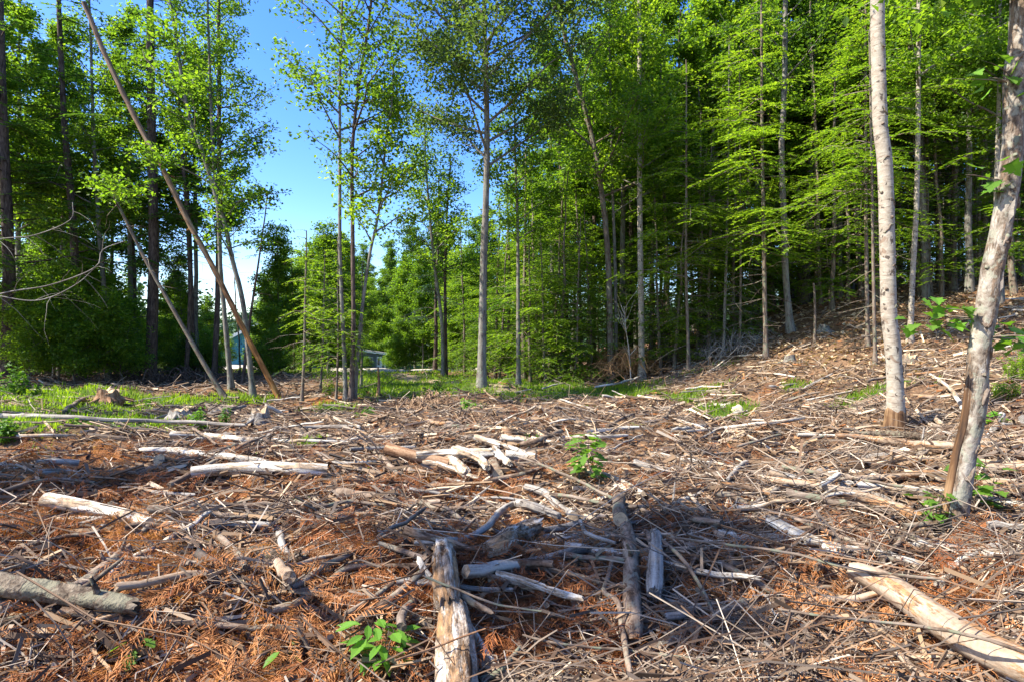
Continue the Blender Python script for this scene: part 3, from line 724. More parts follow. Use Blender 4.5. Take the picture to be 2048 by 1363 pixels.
# --- middle: sparse maples before the sky
G_M = 'slender trees along the far edge of the clearing'
hero('hemlock_sapling', [(603, 806), (608, 720), (610, 600), (612, 520)], 7, 'bark_brown', 'young hemlock with bare grey lower stem right of the orange pole', H=4.6, crown=H_(1.9, 1.5, 0.20, ntw=12), leaf='hemlock_lit', lsize=0.085, dead=(0.7, 2.2, 14, 1.1), wtop=0.3, group=G_M)
hero('maple_tree', [(692, 802), (688, 700), (680, 500), (679, 300), (678, 150), (682, 20)], 9, 'bark_grey', 'leftmost stem of the tall thin clump against open sky', H=12.5, crown=[B_(6.6, 2.1, 22, 2700, low=0.2, twig=0.32)], leaf='maple_dark', lsize=0.11, wtop=0.4, group=G_M)
hero('maple_tree', [(702, 800), (707, 650), (706, 500), (706, 300), (722, 160), (745, 20)], 10, 'bark_dark', 'middle stem of the tall thin clump, forking right into the sky', H=12.8, crown=[B_(5.0, 2.2, 26, 3600, low=0.2, twig=0.32)], leaf='maple_dark', lsize=0.11, wtop=0.4, group=G_M)
hero('maple_tree', [(708, 797), (722, 640), (738, 520), (758, 420), (770, 300), (782, 210)], 8, 'bark_grey', 'rightmost stem of the tall thin clump, splaying to the right', H=8.8, crown=[B_(4.0, 1.9, 20, 3200, asc=1.0)], leaf='maple', lsize=0.11, wtop=0.4, group=G_M)
hero('hemlock_sapling', [(672, 800), (676, 700), (676, 560)], 5, 'bark_brown', 'bushy low hemlock at the foot of the tall thin clump', H=4.3, crown=H_(1.0, 1.3, 0.22), leaf='hemlock_lit', lsize=0.09, group=G_M)
hero('hemlock_sapling', [(640, 790), (645, 700), (648, 560)], 5, 'bark_brown', 'dark green hemlock between young hemlock and tall thin clump', Y=18, H=4.5, crown=H_(0.9, 1.4, 0.24), leaf='hemlock', lsize=0.10, group=G_M)
hero('hemlock_sapling', [(722, 782), (724, 700), (726, 560)], 5, 'bark_brown', 'leafy hemlock sapling left of the garden shed', Y=19, H=4.2, crown=H_(1.1, 0.8, 0.24), leaf='hemlock', lsize=0.10, group=G_M)
hero('maple_tree', [(886, 748), (884, 650), (870, 540), (860, 440), (852, 330)], 8, 'bark_grey', 'slim dark twin trunk beside the grass track, left stem', Y=25, H=11.5, crown=B_(4.6, 2.6, 26, 5200), leaf='maple', group=G_M)
hero('maple_tree', [(892, 748), (891, 650), (890, 560), (893, 440), (900, 330)], 8, 'bark_dark', 'slim dark twin trunk beside the grass track, right stem', Y=25.2, H=10, crown=B_(4.2, 2.2, 20, 3600), leaf='maple', group=G_M)
hero('ash_tree', [(963, 768), (965, 650), (968, 500), (972, 400), (974, 250), (970, 80)], 17, 'bark_grey', 'tall thick grey tree beside the track with wide airy crown against the sky', H=17, crown=[B_(6.3, 4.8, 46, 30000, asc=1.0, low=0.25, twig=0.30, cl=0.26)], leaf='oak', lsize=0.115, wtop=0.25, flare=0.5, seed=77)
hero('maple_tree', [(1037, 770), (1036, 620), (1035, 440), (1030, 300), (1028, 190)], 9, 'bark_grey', 'slim grey trunk right of the thick ash, hemlock boughs around it', H=10.2, crown=[B_(4.8, 2.2, 22, 4200)], leaf='maple', group=G_M)
hero('hemlock_tree', [(1048, 766), (1047, 640), (1050, 480)], 9, 'bark_brown', 'reddish trunk close behind the slim grey one in the dark gap', Y=22, H=9, crown=H_(2.8, 2.5, 0.38), leaf='hemlock', lsize=0.13, dead=(0.8, 3, 14, 1.8), group=G_M)
hero('oak_tree', [(1222, 745), (1217, 540), (1205, 400), (1185, 280), (1150, 150), (1120, 30)], 13, 'bark_brown', 'brown tall trunk leaning left above the brush pile', Y=20.5, H=17, crown=B_(6.5, 3.6, 30, 6000, asc=0.9), leaf='maple', wtop=0.5, seed=90)
hero('maple_tree', [(1232, 745), (1231, 560), (1226, 400), (1222, 250)], 8, 'bark_grey', 'slim grey stem close right of the leaning brown trunk', Y=21, H=14, crown=B_(5.8, 2.6, 24, 5000), leaf='maple', group=G_M)
hero('aspen_tree', [(1284, 759), (1282, 600), (1280, 440), (1279, 300), (1279, 130)], 13, 'aspen', 'straight pale slender trunk beside the brush pile', H=15, crown=B_(6.2, 2.7, 28, 7000), leaf='maple', wtop=0.55, limbs_mat='bark_grey', seed=33)

# --- right slope
G_R = 'thin trunks standing on the leaf strewn slope'
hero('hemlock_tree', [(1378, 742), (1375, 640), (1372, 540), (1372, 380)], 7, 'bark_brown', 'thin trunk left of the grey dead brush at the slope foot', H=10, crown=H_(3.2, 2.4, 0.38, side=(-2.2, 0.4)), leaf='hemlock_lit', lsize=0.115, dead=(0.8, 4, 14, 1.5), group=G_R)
hero('oak_tree', [(1440, 690), (1438, 540), (1430, 380), (1420, 300), (1410, 130), (1392, 0)], 11, 'bark_dark', 'dark crooked trunk with forked black limbs high over the hemlocks', Y=25, H=17, crown=B_(7.5, 3.8, 28, 9500, asc=0.9), leaf='maple_dark', wtop=0.6)
hero('hemlock_tree', [(1447, 716), (1450, 600), (1455, 440), (1458, 300)], 6, 'bark_grey', 'very thin grey stem rising out of the dead brush tangle', H=11, crown=H_(3.4, 2.3, 0.40, side=(-2.0, 0.4)), leaf='hemlock_lit', lsize=0.12, dead=(0.8, 4, 14, 1.5), group=G_R)
hero('hemlock_tree', [(1480, 700), (1481, 560), (1480, 400)], 5, 'bark_brown', 'thin stem between the dead brush and the reddish footed trunk', H=10, crown=H_(4.0, 2.0, 0.42), leaf='hemlock', lsize=0.12, dead=(0.8, 4, 14, 1.5), group=G_R)
hero('hemlock_tree', [(1532, 714), (1529, 560), (1527, 440), (1525, 250)], 9, 'bark_brown', 'dark straight trunk with rusty stripped foot on the slope', H=12, crown=H_(3.2, 2.5, 0.38, side=(-2.2, 0.45)), leaf='hemlock_lit', lsize=0.11, dead=(0.6, 4, 16, 1.5), group=G_R)
hero('maple_tree', [(1582, 664), (1572, 560), (1568, 440), (1563, 300), (1568, 200), (1570, 90)], 13, 'bark_grey', 'grey trunk with flared foot halfway up the slope, forking into sky hole', H=14, crown=B_(7.6, 2.9, 22, 5200, asc=1.0), leaf='maple_dark', wtop=0.62, flare=0.7, group=G_R)
hero('snag', [(1629, 687), (1630, 640), (1627, 566)], 5, 'bark_brown', 'short broken stick like snag standing on the slope', H=1, snap=True, wtop=0.75, cat='snag')
hero('hemlock_tree', [(1736, 694), (1734, 590), (1732, 450), (1730, 250)], 8, 'bark_brown', 'left of the two thin trunks just left of the tall pale aspen', H=10, crown=H_(3.4, 2.5, 0.34, side=(-2.2, 0.5)), leaf='hemlock_lit', lsize=0.10, dead=(0.6, 4, 12, 1.3), group=G_R)
hero('hemlock_tree', [(1751, 728), (1747, 560), (1745, 440)], 7, 'bark_brown', 'right of the two thin trunks just left of the tall pale aspen', H=8, crown=H_(3.6, 2.0, 0.36), leaf='hemlock_lit', lsize=0.09, dead=(0.6, 4, 12, 1.2), group=G_R)
hero('aspen_tree', [(1820, 682), (1826, 540), (1832, 440), (1836, 300), (1838, 100)], 10, 'aspen', 'slender pale aspen right behind the tall smooth one', H=14, crown=B_(5.5, 2.4, 22, 5600), leaf='maple', wtop=0.6, limbs_mat='bark_grey', group=G_R)
hero('maple_tree', [(1838, 622), (1843, 440), (1852, 250), (1856, 60)], 11, 'bark_grey', 'grey trunk with mossy foot close right of the slender aspen', Y=23, H=15, crown=B_(6.5, 2.8, 22, 5200), leaf='maple', wtop=0.6, group=G_R)
hero('hemlock_tree', [(1905, 620), (1907, 500), (1910, 330), (1912, 150)], 13, 'bark_brown', 'reddish brown trunk in shade between the two pale foreground trees', Y=21, H=14, crown=H_(5.0, 2.6, 0.4), leaf='hemlock', lsize=0.12, dead=(1.2, 6, 26, 1.8), group=G_R)
hero('hemlock_tree', [(1935, 612), (1940, 440), (1945, 250)], 10, 'bark_brown', 'brown trunk just left of the leaning pale tree, partly behind dead twigs', Y=24, H=14, crown=H_(5.4, 2.5, 0.42), leaf='hemlock', lsize=0.12, dead=(1.2, 6, 26, 1.8), group=G_R)
hero('aspen_tree', [(1983, 690), (1988, 540), (1992, 400), (1998, 200)], 9, 'aspen', 'thin pale trunk behind the leaning tree near the right edge', Y=15, H=10, crown=B_(4.6, 2.2, 18, 3600), leaf='maple', wtop=0.6, limbs_mat='bark_grey', group=G_R)

# --- the two pale trees of the foreground
def jagged_skin(name, P, rad, s_lo, s_hi, th0, th1, mat, parent, seed, prouder=1.0):
    """strip of bared wood (or ring) lying 3 mm proud of the trunk between two heights, with a torn edge"""
    g = np.random.default_rng(seed)
    T = nrm(np.gradient(P, axis=0)); N = np.zeros_like(P); n0 = nrm(np.cross(T[0], [0, 1.0, 0])); N[0] = n0
    for i in range(1, len(P)):
        n0 = n0 - T[i] * n0.dot(T[i]); n0 /= np.linalg.norm(n0); N[i] = n0
    B = np.cross(T, N)
    m = 22; k = 26; z = P[:, 2]
    ths = np.linspace(th0, th1, m); V = []; TC = []
    top = s_hi + g.uniform(-0.10, 0.16, m) * min(1.0, (s_hi - s_lo))
    for a in range(k):
        for b in range(m):
            zz = s_lo + (top[b] - s_lo) * a / (k - 1)
            i = np.interp(zz, z, np.arange(len(z))); i0 = int(min(i, len(z) - 2)); f = i - i0
            c = P[i0] * (1 - f) + P[i0 + 1] * f; r = (rad[i0] * (1 - f) + rad[i0 + 1] * f)
            edge = min(a, k - 1 - a, 3) / 3.0; e2 = 1.0 if abs(th1 - th0) > 6 else min(b, m - 1 - b, 2) / 2.0
            rr = r * 1.03 + 0.006 * edge * e2 * prouder
            if e2 < 0.1 : rr = r * 0.97
            if a in (0, k - 1): rr = r * 0.97
            V.append(c + rr * (N[i0] * math.cos(ths[b]) + B[i0] * math.sin(ths[b]))); TC.append((r * math.cos(ths[b]), r * math.sin(ths[b]), zz))
    i = np.arange(k - 1)[:, None] * m; j = np.arange(m - 1)[None]
    Q = np.stack([i + j, i + j + 1, i + m + j + 1, i + m + j], -1).reshape(-1, 4)
    mb = MB(); mb.add(V, Q, TC, 0, True); return mb.build(name, M[mat], parent)

eA, PA, rA = hero('aspen_tree', [(1790, 862), (1791, 795), (1786, 700), (1778, 620), (1775, 480), (1773, 390), (1769, 305), (1762, 255), (1758, 130), (1756, 0), (1756, -120)], 29, 'aspen', 'tall smooth pale aspen with bark stripped from its foot', H=13, crown=B_(6.8, 3.0, 22, 6500), leaf='maple', lsize=0.10, wtop=0.68, sides=20, rough=0.045, flare=0.45, limbs_mat='bark_grey', seed=41)
for k_ in range(1):
    jagged_skin('bared_foot', PA, rA, 0.0, 0.30, 0.0, 2 * math.pi, 'bare', eA, 5)
eB, PB, rB = hero('leaning_pale_tree', [(1901, 1068), (1916, 985), (1932, 900), (1945, 850), (1952, 792), (1958, 710), (1970, 640), (1986, 540), (2004, 450), (2013, 400), (2024, 320), (2033, 130), (2044, -40)], 37, 'aspen_rough', 'nearest leaning pale tree at the right edge with brown scar down its foot', H=8, crown=[B_(3.5, 1.9, 18, 2400)], leaf='maple', lsize=0.085, wtop=0.86, sides=24, rough=0.10, flare=0.5, limbs_mat='bark_grey', seed=58)
jagged_skin('bared_scar', PB, rB, 0.02, 0.95, -0.55, 0.5, 'bare', eB, 6)

def knots(e, P, rad, zs, seed):
    g = np.random.default_rng(seed)
    for z in zs:
        i = int(np.argmin(abs(P[:, 2] - z))); a = g.uniform(-math.pi * 0.95, -0.1 * math.pi)
        d = np.array([math.cos(a), math.sin(a), 0.25]); mb = MB()
        q = P[i] + d * rad[i] * 0.8
        tube(mb, np.array([q, q + d * rad[i] * 0.28, q + d * rad[i] * 0.36 + np.array([0, 0, -.01])]), [rad[i] * .34, rad[i] * .22, rad[i] * .10], 7, .15, 0, 0, seed=int(z * 100))
        mb.build('knot', M['bark_brown'], e)
knots(eA, PA, rA, (1.0, 1.9, 2.35, 2.9, 3.2, 4.1, 4.9), 3)
knots(eB, PB, rB, (0.7, 1.15, 1.45, 1.75, 2.05, 2.5, 2.9), 4)
def scars(e, P, rad, zs, seed):
    g = np.random.default_rng(seed)
    for z in zs:
        i = int(np.argmin(abs(P[:, 2] - z))); a0 = g.uniform(0.2, 2.2); t = np.linspace(0, 1, 12); a = a0 + g.uniform(0.7, 1.6) * t
        # angles 0 = left of the trunk, pi / 2 = towards the clearing
        Q = P[i] + np.stack([-np.cos(a) * rad[i] * 1.0, -np.sin(a) * rad[i] * 1.0, .05 * np.sin(a * 3 + z) + g.normal(0, .008, 12)], -1)
        mb = MB(); tube(mb, Q, (.004 + .011 * np.sin(math.pi * t)), 7, .3, 0, None, seed=int(z * 50)); mb.build('bark_scar', M['bark_brown'], e)
scars(eB, PB, rB, (.42, .62, .95, 1.22, 1.5, 1.9, 2.3, 2.7, 3.2), 8)
scars(eA, PA, rA, (.5, .9, 1.35, 1.6, 2.2, 2.75, 3.05, 3.7, 4.4, 5.2), 9)
# curled bark and a maple spray growing on the leaning tree
def bark_curls(e, P, rad, zs, seed):
    g = np.random.default_rng(seed); mb = MB()
    for z in zs:
        i = int(np.argmin(abs(P[:, 2] - z))); a = g.uniform(-2.6, -0.5); r = rad[i]
        for q in range(3):
            a2 = a + q * 0.12; n = 5; t = np.linspace(0, 1, n)
            rr = r * (1.02 + 0.25 * t ** 2); aa = a2 + 0.35 * t
            for w in (0, 1):
                pass
            A = P[i] + np.stack([rr * np.cos(aa), rr * np.sin(aa), 0.05 * t + q * 0.03], -1)
            B = A + np.array([0, 0, 0.05 + 0.03 * g.random()])
            V = np.vstack([A, B]); Q = [(k, k + 1, n + k + 1, n + k) for k in range(n - 1)]
            mb.add(V, Q, V, 0, True)
    mb.build('peeling_bark', M['aspen'], e)['kind'] = 'stuff'
bark_curls(eB, PB, rB, (0.95, 1.6, 1.9, 2.2, 2.6), 4)

# --- the woods behind: every tree a copy of one of a few kinds, each with its own size and turn
def proto(kind, seed, Hh, spread, z0, leafm, barkm, r, n=0, lsize=0.16, dead=None, gap=0.5, lean=0.3):
    g = np.random.default_rng(seed)
    z = np.linspace(0, Hh, 14); P = np.stack([np.cumsum(g.normal(0, lean / 8, 14)), np.cumsum(g.normal(0, lean / 8, 14)), z], -1); P -= P[0]; P[0, 2] = -0.3
    e = empty(kind, (0, 0, -100))
    mb = MB(); tube(mb, P, r * (1 - 0.75 * z / Hh) + r * 0.4 * np.exp(-z / 0.4), 8, 0.05, 0, None, seed=seed); mb.build('trunk', M[barkm], e)
    b, c = MB(), MB()
    if dead: dead_limbs(b, P, *dead, seed + 1)
    if n: broadleaf(b, c, P, z0, Hh * 0.99, spread, 30 if n > 5000 else 20, n, lsize, seed + 2)
    else: hemlock(b, c, P, z0, Hh * 0.99, spread, gap, lsize, seed + 2)
    b.build('branches', M[barkm], e); c.build('crown', M[leafm], e)
    return e
def copy_tree(e):
    c = e.copy(); S.collection.objects.link(c)
    for ch in e.children:
        d = ch.copy(); S.collection.objects.link(d); d.parent = c
        for g_ in ch.children:
            h = g_.copy(); S.collection.objects.link(h); h.parent = d
    return c
def remove_tree(e):
    for ch in list(e.children):
        for g_ in list(ch.children): bpy.data.objects.remove(g_)
        bpy.data.objects.remove(ch)
    bpy.data.objects.remove(e)
PR = {
 'hemA': proto('hemlock_tree', 101, 14, 2.8, 2.6, 'hemlock', 'bark_dark', 0.14, lsize=0.17, dead=(0.8, 4, 16, 1.9), gap=0.33),
 'hemB': proto('hemlock_tree', 102, 16, 2.9, 4.2, 'hemlock', 'bark_dark', 0.15, lsize=0.18, dead=(0.8, 6, 24, 2.0), gap=0.36),
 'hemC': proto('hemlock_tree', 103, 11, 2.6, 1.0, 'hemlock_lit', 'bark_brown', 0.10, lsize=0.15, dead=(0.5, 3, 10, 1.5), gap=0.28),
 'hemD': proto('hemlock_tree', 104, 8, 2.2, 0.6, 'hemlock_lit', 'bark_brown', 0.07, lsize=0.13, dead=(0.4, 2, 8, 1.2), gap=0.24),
 'mapA': proto('maple_tree', 105, 16, 3.3, 6.0, 'maple', 'bark_grey', 0.13, n=17000, lsize=0.15),
 'mapB': proto('maple_tree', 106, 13, 3.0, 4.0, 'maple_dark', 'bark_grey', 0.11, n=15000, lsize=0.15),
 'mapC': proto('maple_tree', 107, 8, 2.6, 1.4, 'maple', 'bark_grey', 0.07, n=13000, lsize=0.135),
 'shrub': proto('maple_sapling', 108, 3.4, 1.5, 0.35, 'maple', 'bark_brown', 0.025, n=4500, lsize=0.11),
 'shrubB': proto('hobblebush', 109, 2.3, 1.3, 0.2, 'maple_dark', 'bark_brown', 0.022, n=4000, lsize=0.11),
 'pine': proto('pine_tree', 110, 15, 2.6, 3.5, 'pine', 'bark_dark', 0.15, lsize=0.20, gap=0.75),
 'topA': proto('maple_tree', 112, 13, 1.9, 9.3, 'maple', 'bark_grey', 0.12, n=6500, lsize=0.14),
 'pole': proto('dead_hemlock', 111, 13, 1.0, 8.5, 'hemlock', 'bark_brown', 0.085, lsize=0.16, dead=(0.6, 8, 34, 1.7), gap=0.6),
}
LMK = [(-40, 'the left edge'), (14, 'the thick trunk at left edge'), (160, 'the dark leaning trunk at left'), (216, 'the slim grey left trunk'), (300, 'the biggest dark trunk'), (378, 'the two thin dark trunks'), (430, 'the straight trunk by the blue house'), (480, 'the thin trunks crossing the orange pole'),
 (560, 'the orange pole foot'), (603, 'the young hemlock'), (700, 'the tall thin clump'), (750, 'the garden shed'), (820, 'the road bend'), (889, 'the slim twin trunks'), (963, 'the thick grey ash'), (1040, 'the slim grey trunk by the gap'), (1110, 'the dark hemlock gap'), (1222, 'the leaning brown trunk'), (1284, 'the straight pale trunk'), (1378, 'the slope foot trunk'),
 (1450, 'the grey dead brush'), (1532, 'the rusty footed trunk'), (1582, 'the flared grey trunk'), (1629, 'the short snag'), (1742, 'the twin thin trunks on the slope'), (1786, 'the tall smooth aspen'), (1828, 'the slender aspen'), (1908, 'the reddish shaded trunk'), (1975, 'the leaning pale tree'), (2048, 'the right edge')]
PEND = {}
def relabel():
    for (prefix, where), L in PEND.items():
        L.sort(key=lambda t: t[0]); n = len(L)
        for i, (_, e) in enumerate(L):
            a = '' if n == 1 else ('nearer ' if i == 0 else 'farther ') if n == 2 else ('nearest ' if i == 0 else 'farthest ' if i == n - 1 else 'middle ')
            e['label'] = (a + prefix + ' ' + where).strip()
def place(kind, x, y, sc, label, cat, group, g, zs=None):
    e = copy_tree(PR[kind]); z = float(ground(x, y))
    e.location = (x, y, z); e.rotation_euler = (g.normal(0, .02), g.normal(0, .02), g.uniform(0, 6.28))
    e.scale = (sc * g.uniform(.9, 1.1), sc * g.uniform(.9, 1.1), sc if zs is None else sc * zs)
    tag(e, label, cat, group)
    if label.startswith('@'):
        px = x / y * F + CX; q, nm = min(LMK, key=lambda t: abs(t[0] - px)); r_ = 'left of' if px < q - 14 else 'right of' if px > q + 14 else 'behind'
        if 'edge' in nm and r_ != 'behind' and abs(px - q) > 60: r_ = 'beyond'
        PEND.setdefault((label[1:], r_ + ' ' + nm), []).append((y, e))
    return e
g = np.random.default_rng(42)
def pxp(px, Y): return ((px - CX) / F * Y, Y)
# right wood: hemlock edge and dark interior
for (px, Y, k, s) in [(1075, 24, 'hemC', .9), (1105, 22, 'hemD', 1.0), (1135, 25, 'hemA', .85), (1165, 22.5, 'hemC', .8), (1190, 26, 'hemA', 1.0), (1215, 23, 'hemD', .9), (1250, 25, 'hemA', 1.0), (1300, 23, 'hemC', .95), (1335, 22, 'hemC', 1.05), (1355, 25, 'hemB', .95), (1400, 22.5, 'hemC', 1.0), (1425, 24, 'hemA', .9), (1470, 24, 'hemC', 1.15), (1500, 22, 'hemD', 1.15), (1550, 25, 'hemC', 1.2), (1600, 24, 'hemC', 1.2), (1640, 22, 'hemC', 1.1), (1665, 20, 'hemD', 1.2), (1690, 24, 'hemC', 1.25), (1722, 21, 'hemD', 1.3), (1780, 22, 'hemC', 1.1), (1860, 20, 'hemC', 1.05), (1020, 27, 'hemC', .9), (990, 28, 'hemC', .8), (930, 31, 'hemC', .75), (1880, 23, 'hemB', .9), (1960, 21, 'hemC', 1.0), (2030, 18, 'hemC', .9), (2090, 20, 'hemA', .9), (1060, 21, 'hemD', .8), (1090, 20.5, 'hemD', .7), (1120, 21, 'hemD', .95), (1150, 20.5, 'hemD', .75), (1185, 21, 'hemC', .6), (1320, 20.5, 'hemD', .9), (1350, 20, 'hemD', .8), (1395, 20.5, 'hemD', .95), (1420, 20, 'hemC', .7), (1465, 20.5, 'hemD', 1.0), (1000, 24, 'hemD', .9), (975, 25, 'hemC', .7)]:
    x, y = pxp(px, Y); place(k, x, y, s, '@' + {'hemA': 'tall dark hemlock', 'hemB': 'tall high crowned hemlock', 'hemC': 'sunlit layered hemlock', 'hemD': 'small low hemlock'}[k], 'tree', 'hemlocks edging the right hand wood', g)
for i in range(95):
    Y = g.uniform(26, 46); px = g.uniform(1060, 2350); x, y = pxp(px, Y)
    if px < 1250 and Y < 29: continue
    k = g.choice(['hemB', 'pole', 'pole', 'mapA', 'mapA', 'mapB'])
    place(k, x, y, g.uniform(.85, 1.2), 'shaded forest tree in the dim interior behind the sunlit hemlock edge', 'tree', 'trees inside the dark right wood', g)
for i in range(46):
    Y = g.uniform(28, 44); px = g.uniform(1420, 2350); x, y = pxp(px, Y)
    place(g.choice(['hemD', 'hemC', 'hemC']), x, y, g.uniform(.8, 1.2), 'low dark hemlock filling the dim interior beyond the slope crest', 'tree', 'low hemlocks inside the dark right wood', g)
for i in range(34):
    Y = g.uniform(19.5, 27); px = g.uniform(1640, 2150); x, y = pxp(px, Y)
    place('pole', x, y, g.uniform(.6, .9), 'thin bare stem with dead side twigs at the top of the leafy slope', 'tree', 'bare stems at the top of the slope', g)
for (px, Y, s) in [(1110, 27, 1.0), (1180, 28, 1.05), (1330, 27, 1.1), (1480, 28, 1.1), (1650, 26, 1.1), (1700, 27, 1.05), (1800, 24, 1.0), (1900, 23, 1.05), (1980, 22, 1.0), (1260, 30, 1.2), (2060, 20, 1.0), (1400, 31, 1.0), (1240, 23.5, 1.0), (1425, 23, 1.0), (1505, 24, 1.0), (1610, 23, 1.0), (1680, 22, .95), (1760, 23, 1.0), (1850, 20, .95), (1940, 19, .9), (2000, 17, .85), (2080, 15, .8), (1900, 28, 1.1)]:
    x, y = pxp(px, Y); place('mapA', x, y, s, '@tall broadleaved tree above the hemlocks', 'tree', 'broadleaved trees over the right wood', g)
# middle distance: bright broadleaf thicket round the road and shed
for (px, Y, k, s) in [(560, 27, 'mapC', .85), (590, 31, 'hemC', .62), (620, 34, 'mapC', .9), (655, 30, 'mapC', .95), (690, 36, 'mapC', 1.05), (640, 42, 'mapC', 1.2),
                      (810, 52, 'mapC', 1.25), (845, 46, 'mapC', 1.15), (880, 50, 'mapB', 1.05), (830, 58, 'mapB', 1.1), (915, 44, 'mapC', 1.1), (945, 40, 'mapC', 1.05), (985, 42, 'mapB', .9), (1020, 38, 'mapC', 1.1), (1055, 34, 'mapC', 1.0), (870, 36, 'pine', .82), (1080, 40, 'mapB', 1.0),
                      (780, 70, 'mapB', 1.2), (740, 74, 'mapC', 1.4), (700, 68, 'mapB', 1.1), (660, 60, 'mapC', 1.3), (900, 66, 'mapA', 1.0), (960, 60, 'mapB', 1.2), (540, 33, 'hemC', .55), (790, 84, 'mapA', 1.0), (820, 80, 'mapA', 1.0), (750, 90, 'mapA', 1.0), (905, 40, 'shrub', 1.0), (565, 44, 'mapC', 1.1), (600, 50, 'mapC', 1.25), (635, 48, 'mapC', 1.2), (670, 46, 'mapC', 1.25), (700, 76, 'mapC', 1.6), (720, 80, 'mapB', 1.3), (765, 82, 'mapC', 1.7), (805, 68, 'mapC', 1.5), (860, 64, 'mapC', 1.5), (930, 52, 'mapC', 1.3), (1000, 48, 'mapC', 1.2), (540, 60, 'mapC', 1.2), (890, 56, 'mapC', 1.4), (960, 44, 'mapC', 1.05), (745, 66, 'mapC', 1.1), (585, 38, 'hemC', .6), (400, 62, 'shrub', 1.2), (455, 44, 'shrub', .75), (512, 42, 'shrub', .9)]:
    if k in ('hemD',) : s = s
    x, y = pxp(px, Y); e = place(k, x, y, s, '@' + {'mapA': 'tall distant maple', 'mapB': 'dark green thicket maple', 'mapC': 'bright green thicket maple', 'hemC': 'pointed young hemlock', 'hemD': 'small hemlock', 'shrub': 'maple sapling', 'pine': 'bluish pine'}[k], 'tree', 'trees of the thicket behind the clearing', g)
for (px, Y, s) in [(722, 58, .75), (733, 57, .55), (784, 57, .8), (706, 56, .9)]:
    x, y = pxp(px, Y); place('shrubB', x, y, s, '@dark small bush beside the shed', 'bush', 'bushes round the shed', g)
for i in range(40):
    px = g.uniform(520, 1060); Y = g.uniform(32, 60)
    if 690 < px < 905 and Y < 62: continue
    x, y = pxp(px, Y); place(g.choice(['shrub', 'shrubB']), x, y, g.uniform(.8, 1.3), '@low leafy bush below the thicket', 'bush', 'bushes behind the clearing', g)
for (px, Y, s) in [(800, 47, 1.0), (822, 48, 1.15), (848, 47, 1.1), (870, 48, 1.0), (786, 55, 1.1), (900, 46, 1.0)]:
    x, y = pxp(px, Y); place('shrub', x, y, s * .8, 'sunlit rounded bush behind the bend of the gravel road', 'bush', 'bushes at the road bend', g)
# left wood
for i in range(18):
    Y = g.uniform(26, 44); px = g.uniform(-110, 330) if i % 4 else g.uniform(300, 420); x, y = pxp(px, Y)
    if px > 380 and i % 4 == 0: k, s = 'mapC', .75
    elif px > 240: k, s = g.choice(['mapC', 'pole', 'hemD']), .9
    else: k, s = g.choice(['mapB', 'mapA', 'pole', 'pole', 'mapC']), 1.0
    if px < 120 and Y < 28 and g.random() < .4: continue
    place(k, x, y, s * g.uniform(.8, 1.1), 'backlit tree deep in the left wood behind the dark trunks', 'tree', 'trees inside the left wood', g)
for (px, Y, k, s) in [(-90, 18, 'hemA', .9), (105, 23, 'mapC', .8), (-20, 20, 'mapA', .95), (40, 24, 'mapA', 1.0), (120, 25, 'mapA', 1.0), (260, 24, 'mapA', .95), (395, 25, 'mapA', .9), (165, 22, 'shrub', 1.3), (230, 23, 'shrub', 1.1), (480, 30, 'pole', .6), (60, 18.5, 'shrub', .8), (115, 19.5, 'shrub', 1.1), (150, 19.2, 'shrub', .7), (195, 20, 'shrub', .9), (245, 20.5, 'shrub', .8), (20, 19.5, 'shrub', 1.0), (180, 21.5, 'shrub', 1.35)]:
    x, y = pxp(px, Y); place(k, x, y, s, '@' + {'mapA': 'tall leafy maple', 'mapC': 'low leafy maple', 'hemA': 'dark hemlock', 'hemB': 'dark high hemlock', 'shrub': 'maple sapling', 'pole': 'bare stem'}[k], 'tree', 'front trees of the left wood', g)
for i in range(46):
    Y = g.uniform(22.5, 30); px = g.uniform(-150, 545); x, y = pxp(px, Y)
    if 425 < px < 530: continue
    place(g.choice(['shrub', 'shrubB']), x, y, g.uniform(.45, .85) if px > 250 else g.uniform(.6, 1.1), '@undergrowth bush', 'bush', 'undergrowth bushes of the left wood', g)
# trees standing outside the picture whose shade falls into it
for (x, y, k, s) in [(-4.7, 2.4, 'topA', .62), (-10.8, 4.3, 'topA', .7), (-8.2, 3.2, 'pole', .6), (-13.2, 10.0, 'hemA', .85), (-10.5, 6.0, 'pole', .7)]:
    place(k, x, y, s, 'tree beside the clearing whose shadow falls over the slash', 'tree', 'trees shading the clearing', g)
relabel()
def far_wood():
    mb = MB(); gg = np.random.default_rng(4); n = 60000
    x = gg.uniform(-160, 130, n); band = gg.random(n); y = 95 + 40 * band
    top = 9 + 3 * np.sin(x / 7.0) + 2.4 * np.sin(x / 2.9 + 1) + 2 * np.sin(x / 1.3)
    z = gg.random(n) ** 0.7 * top * (1 + 0.15 * band)
    P = np.stack([x, y, ground(x, y) + z], -1)
    leaves(mb, P, 1.0, up=0.4, g=gg); tag(mb.build('far_wood', M['farwood']), 'distant mass of green woodland beyond the road and shed', 'woodland', kind='stuff')
far_wood()
for _e in PR.values(): remove_tree(_e)
for o in bpy.data.objects:
    if o.name.split('.')[0] == 'branches': o['kind'] = 'stuff'

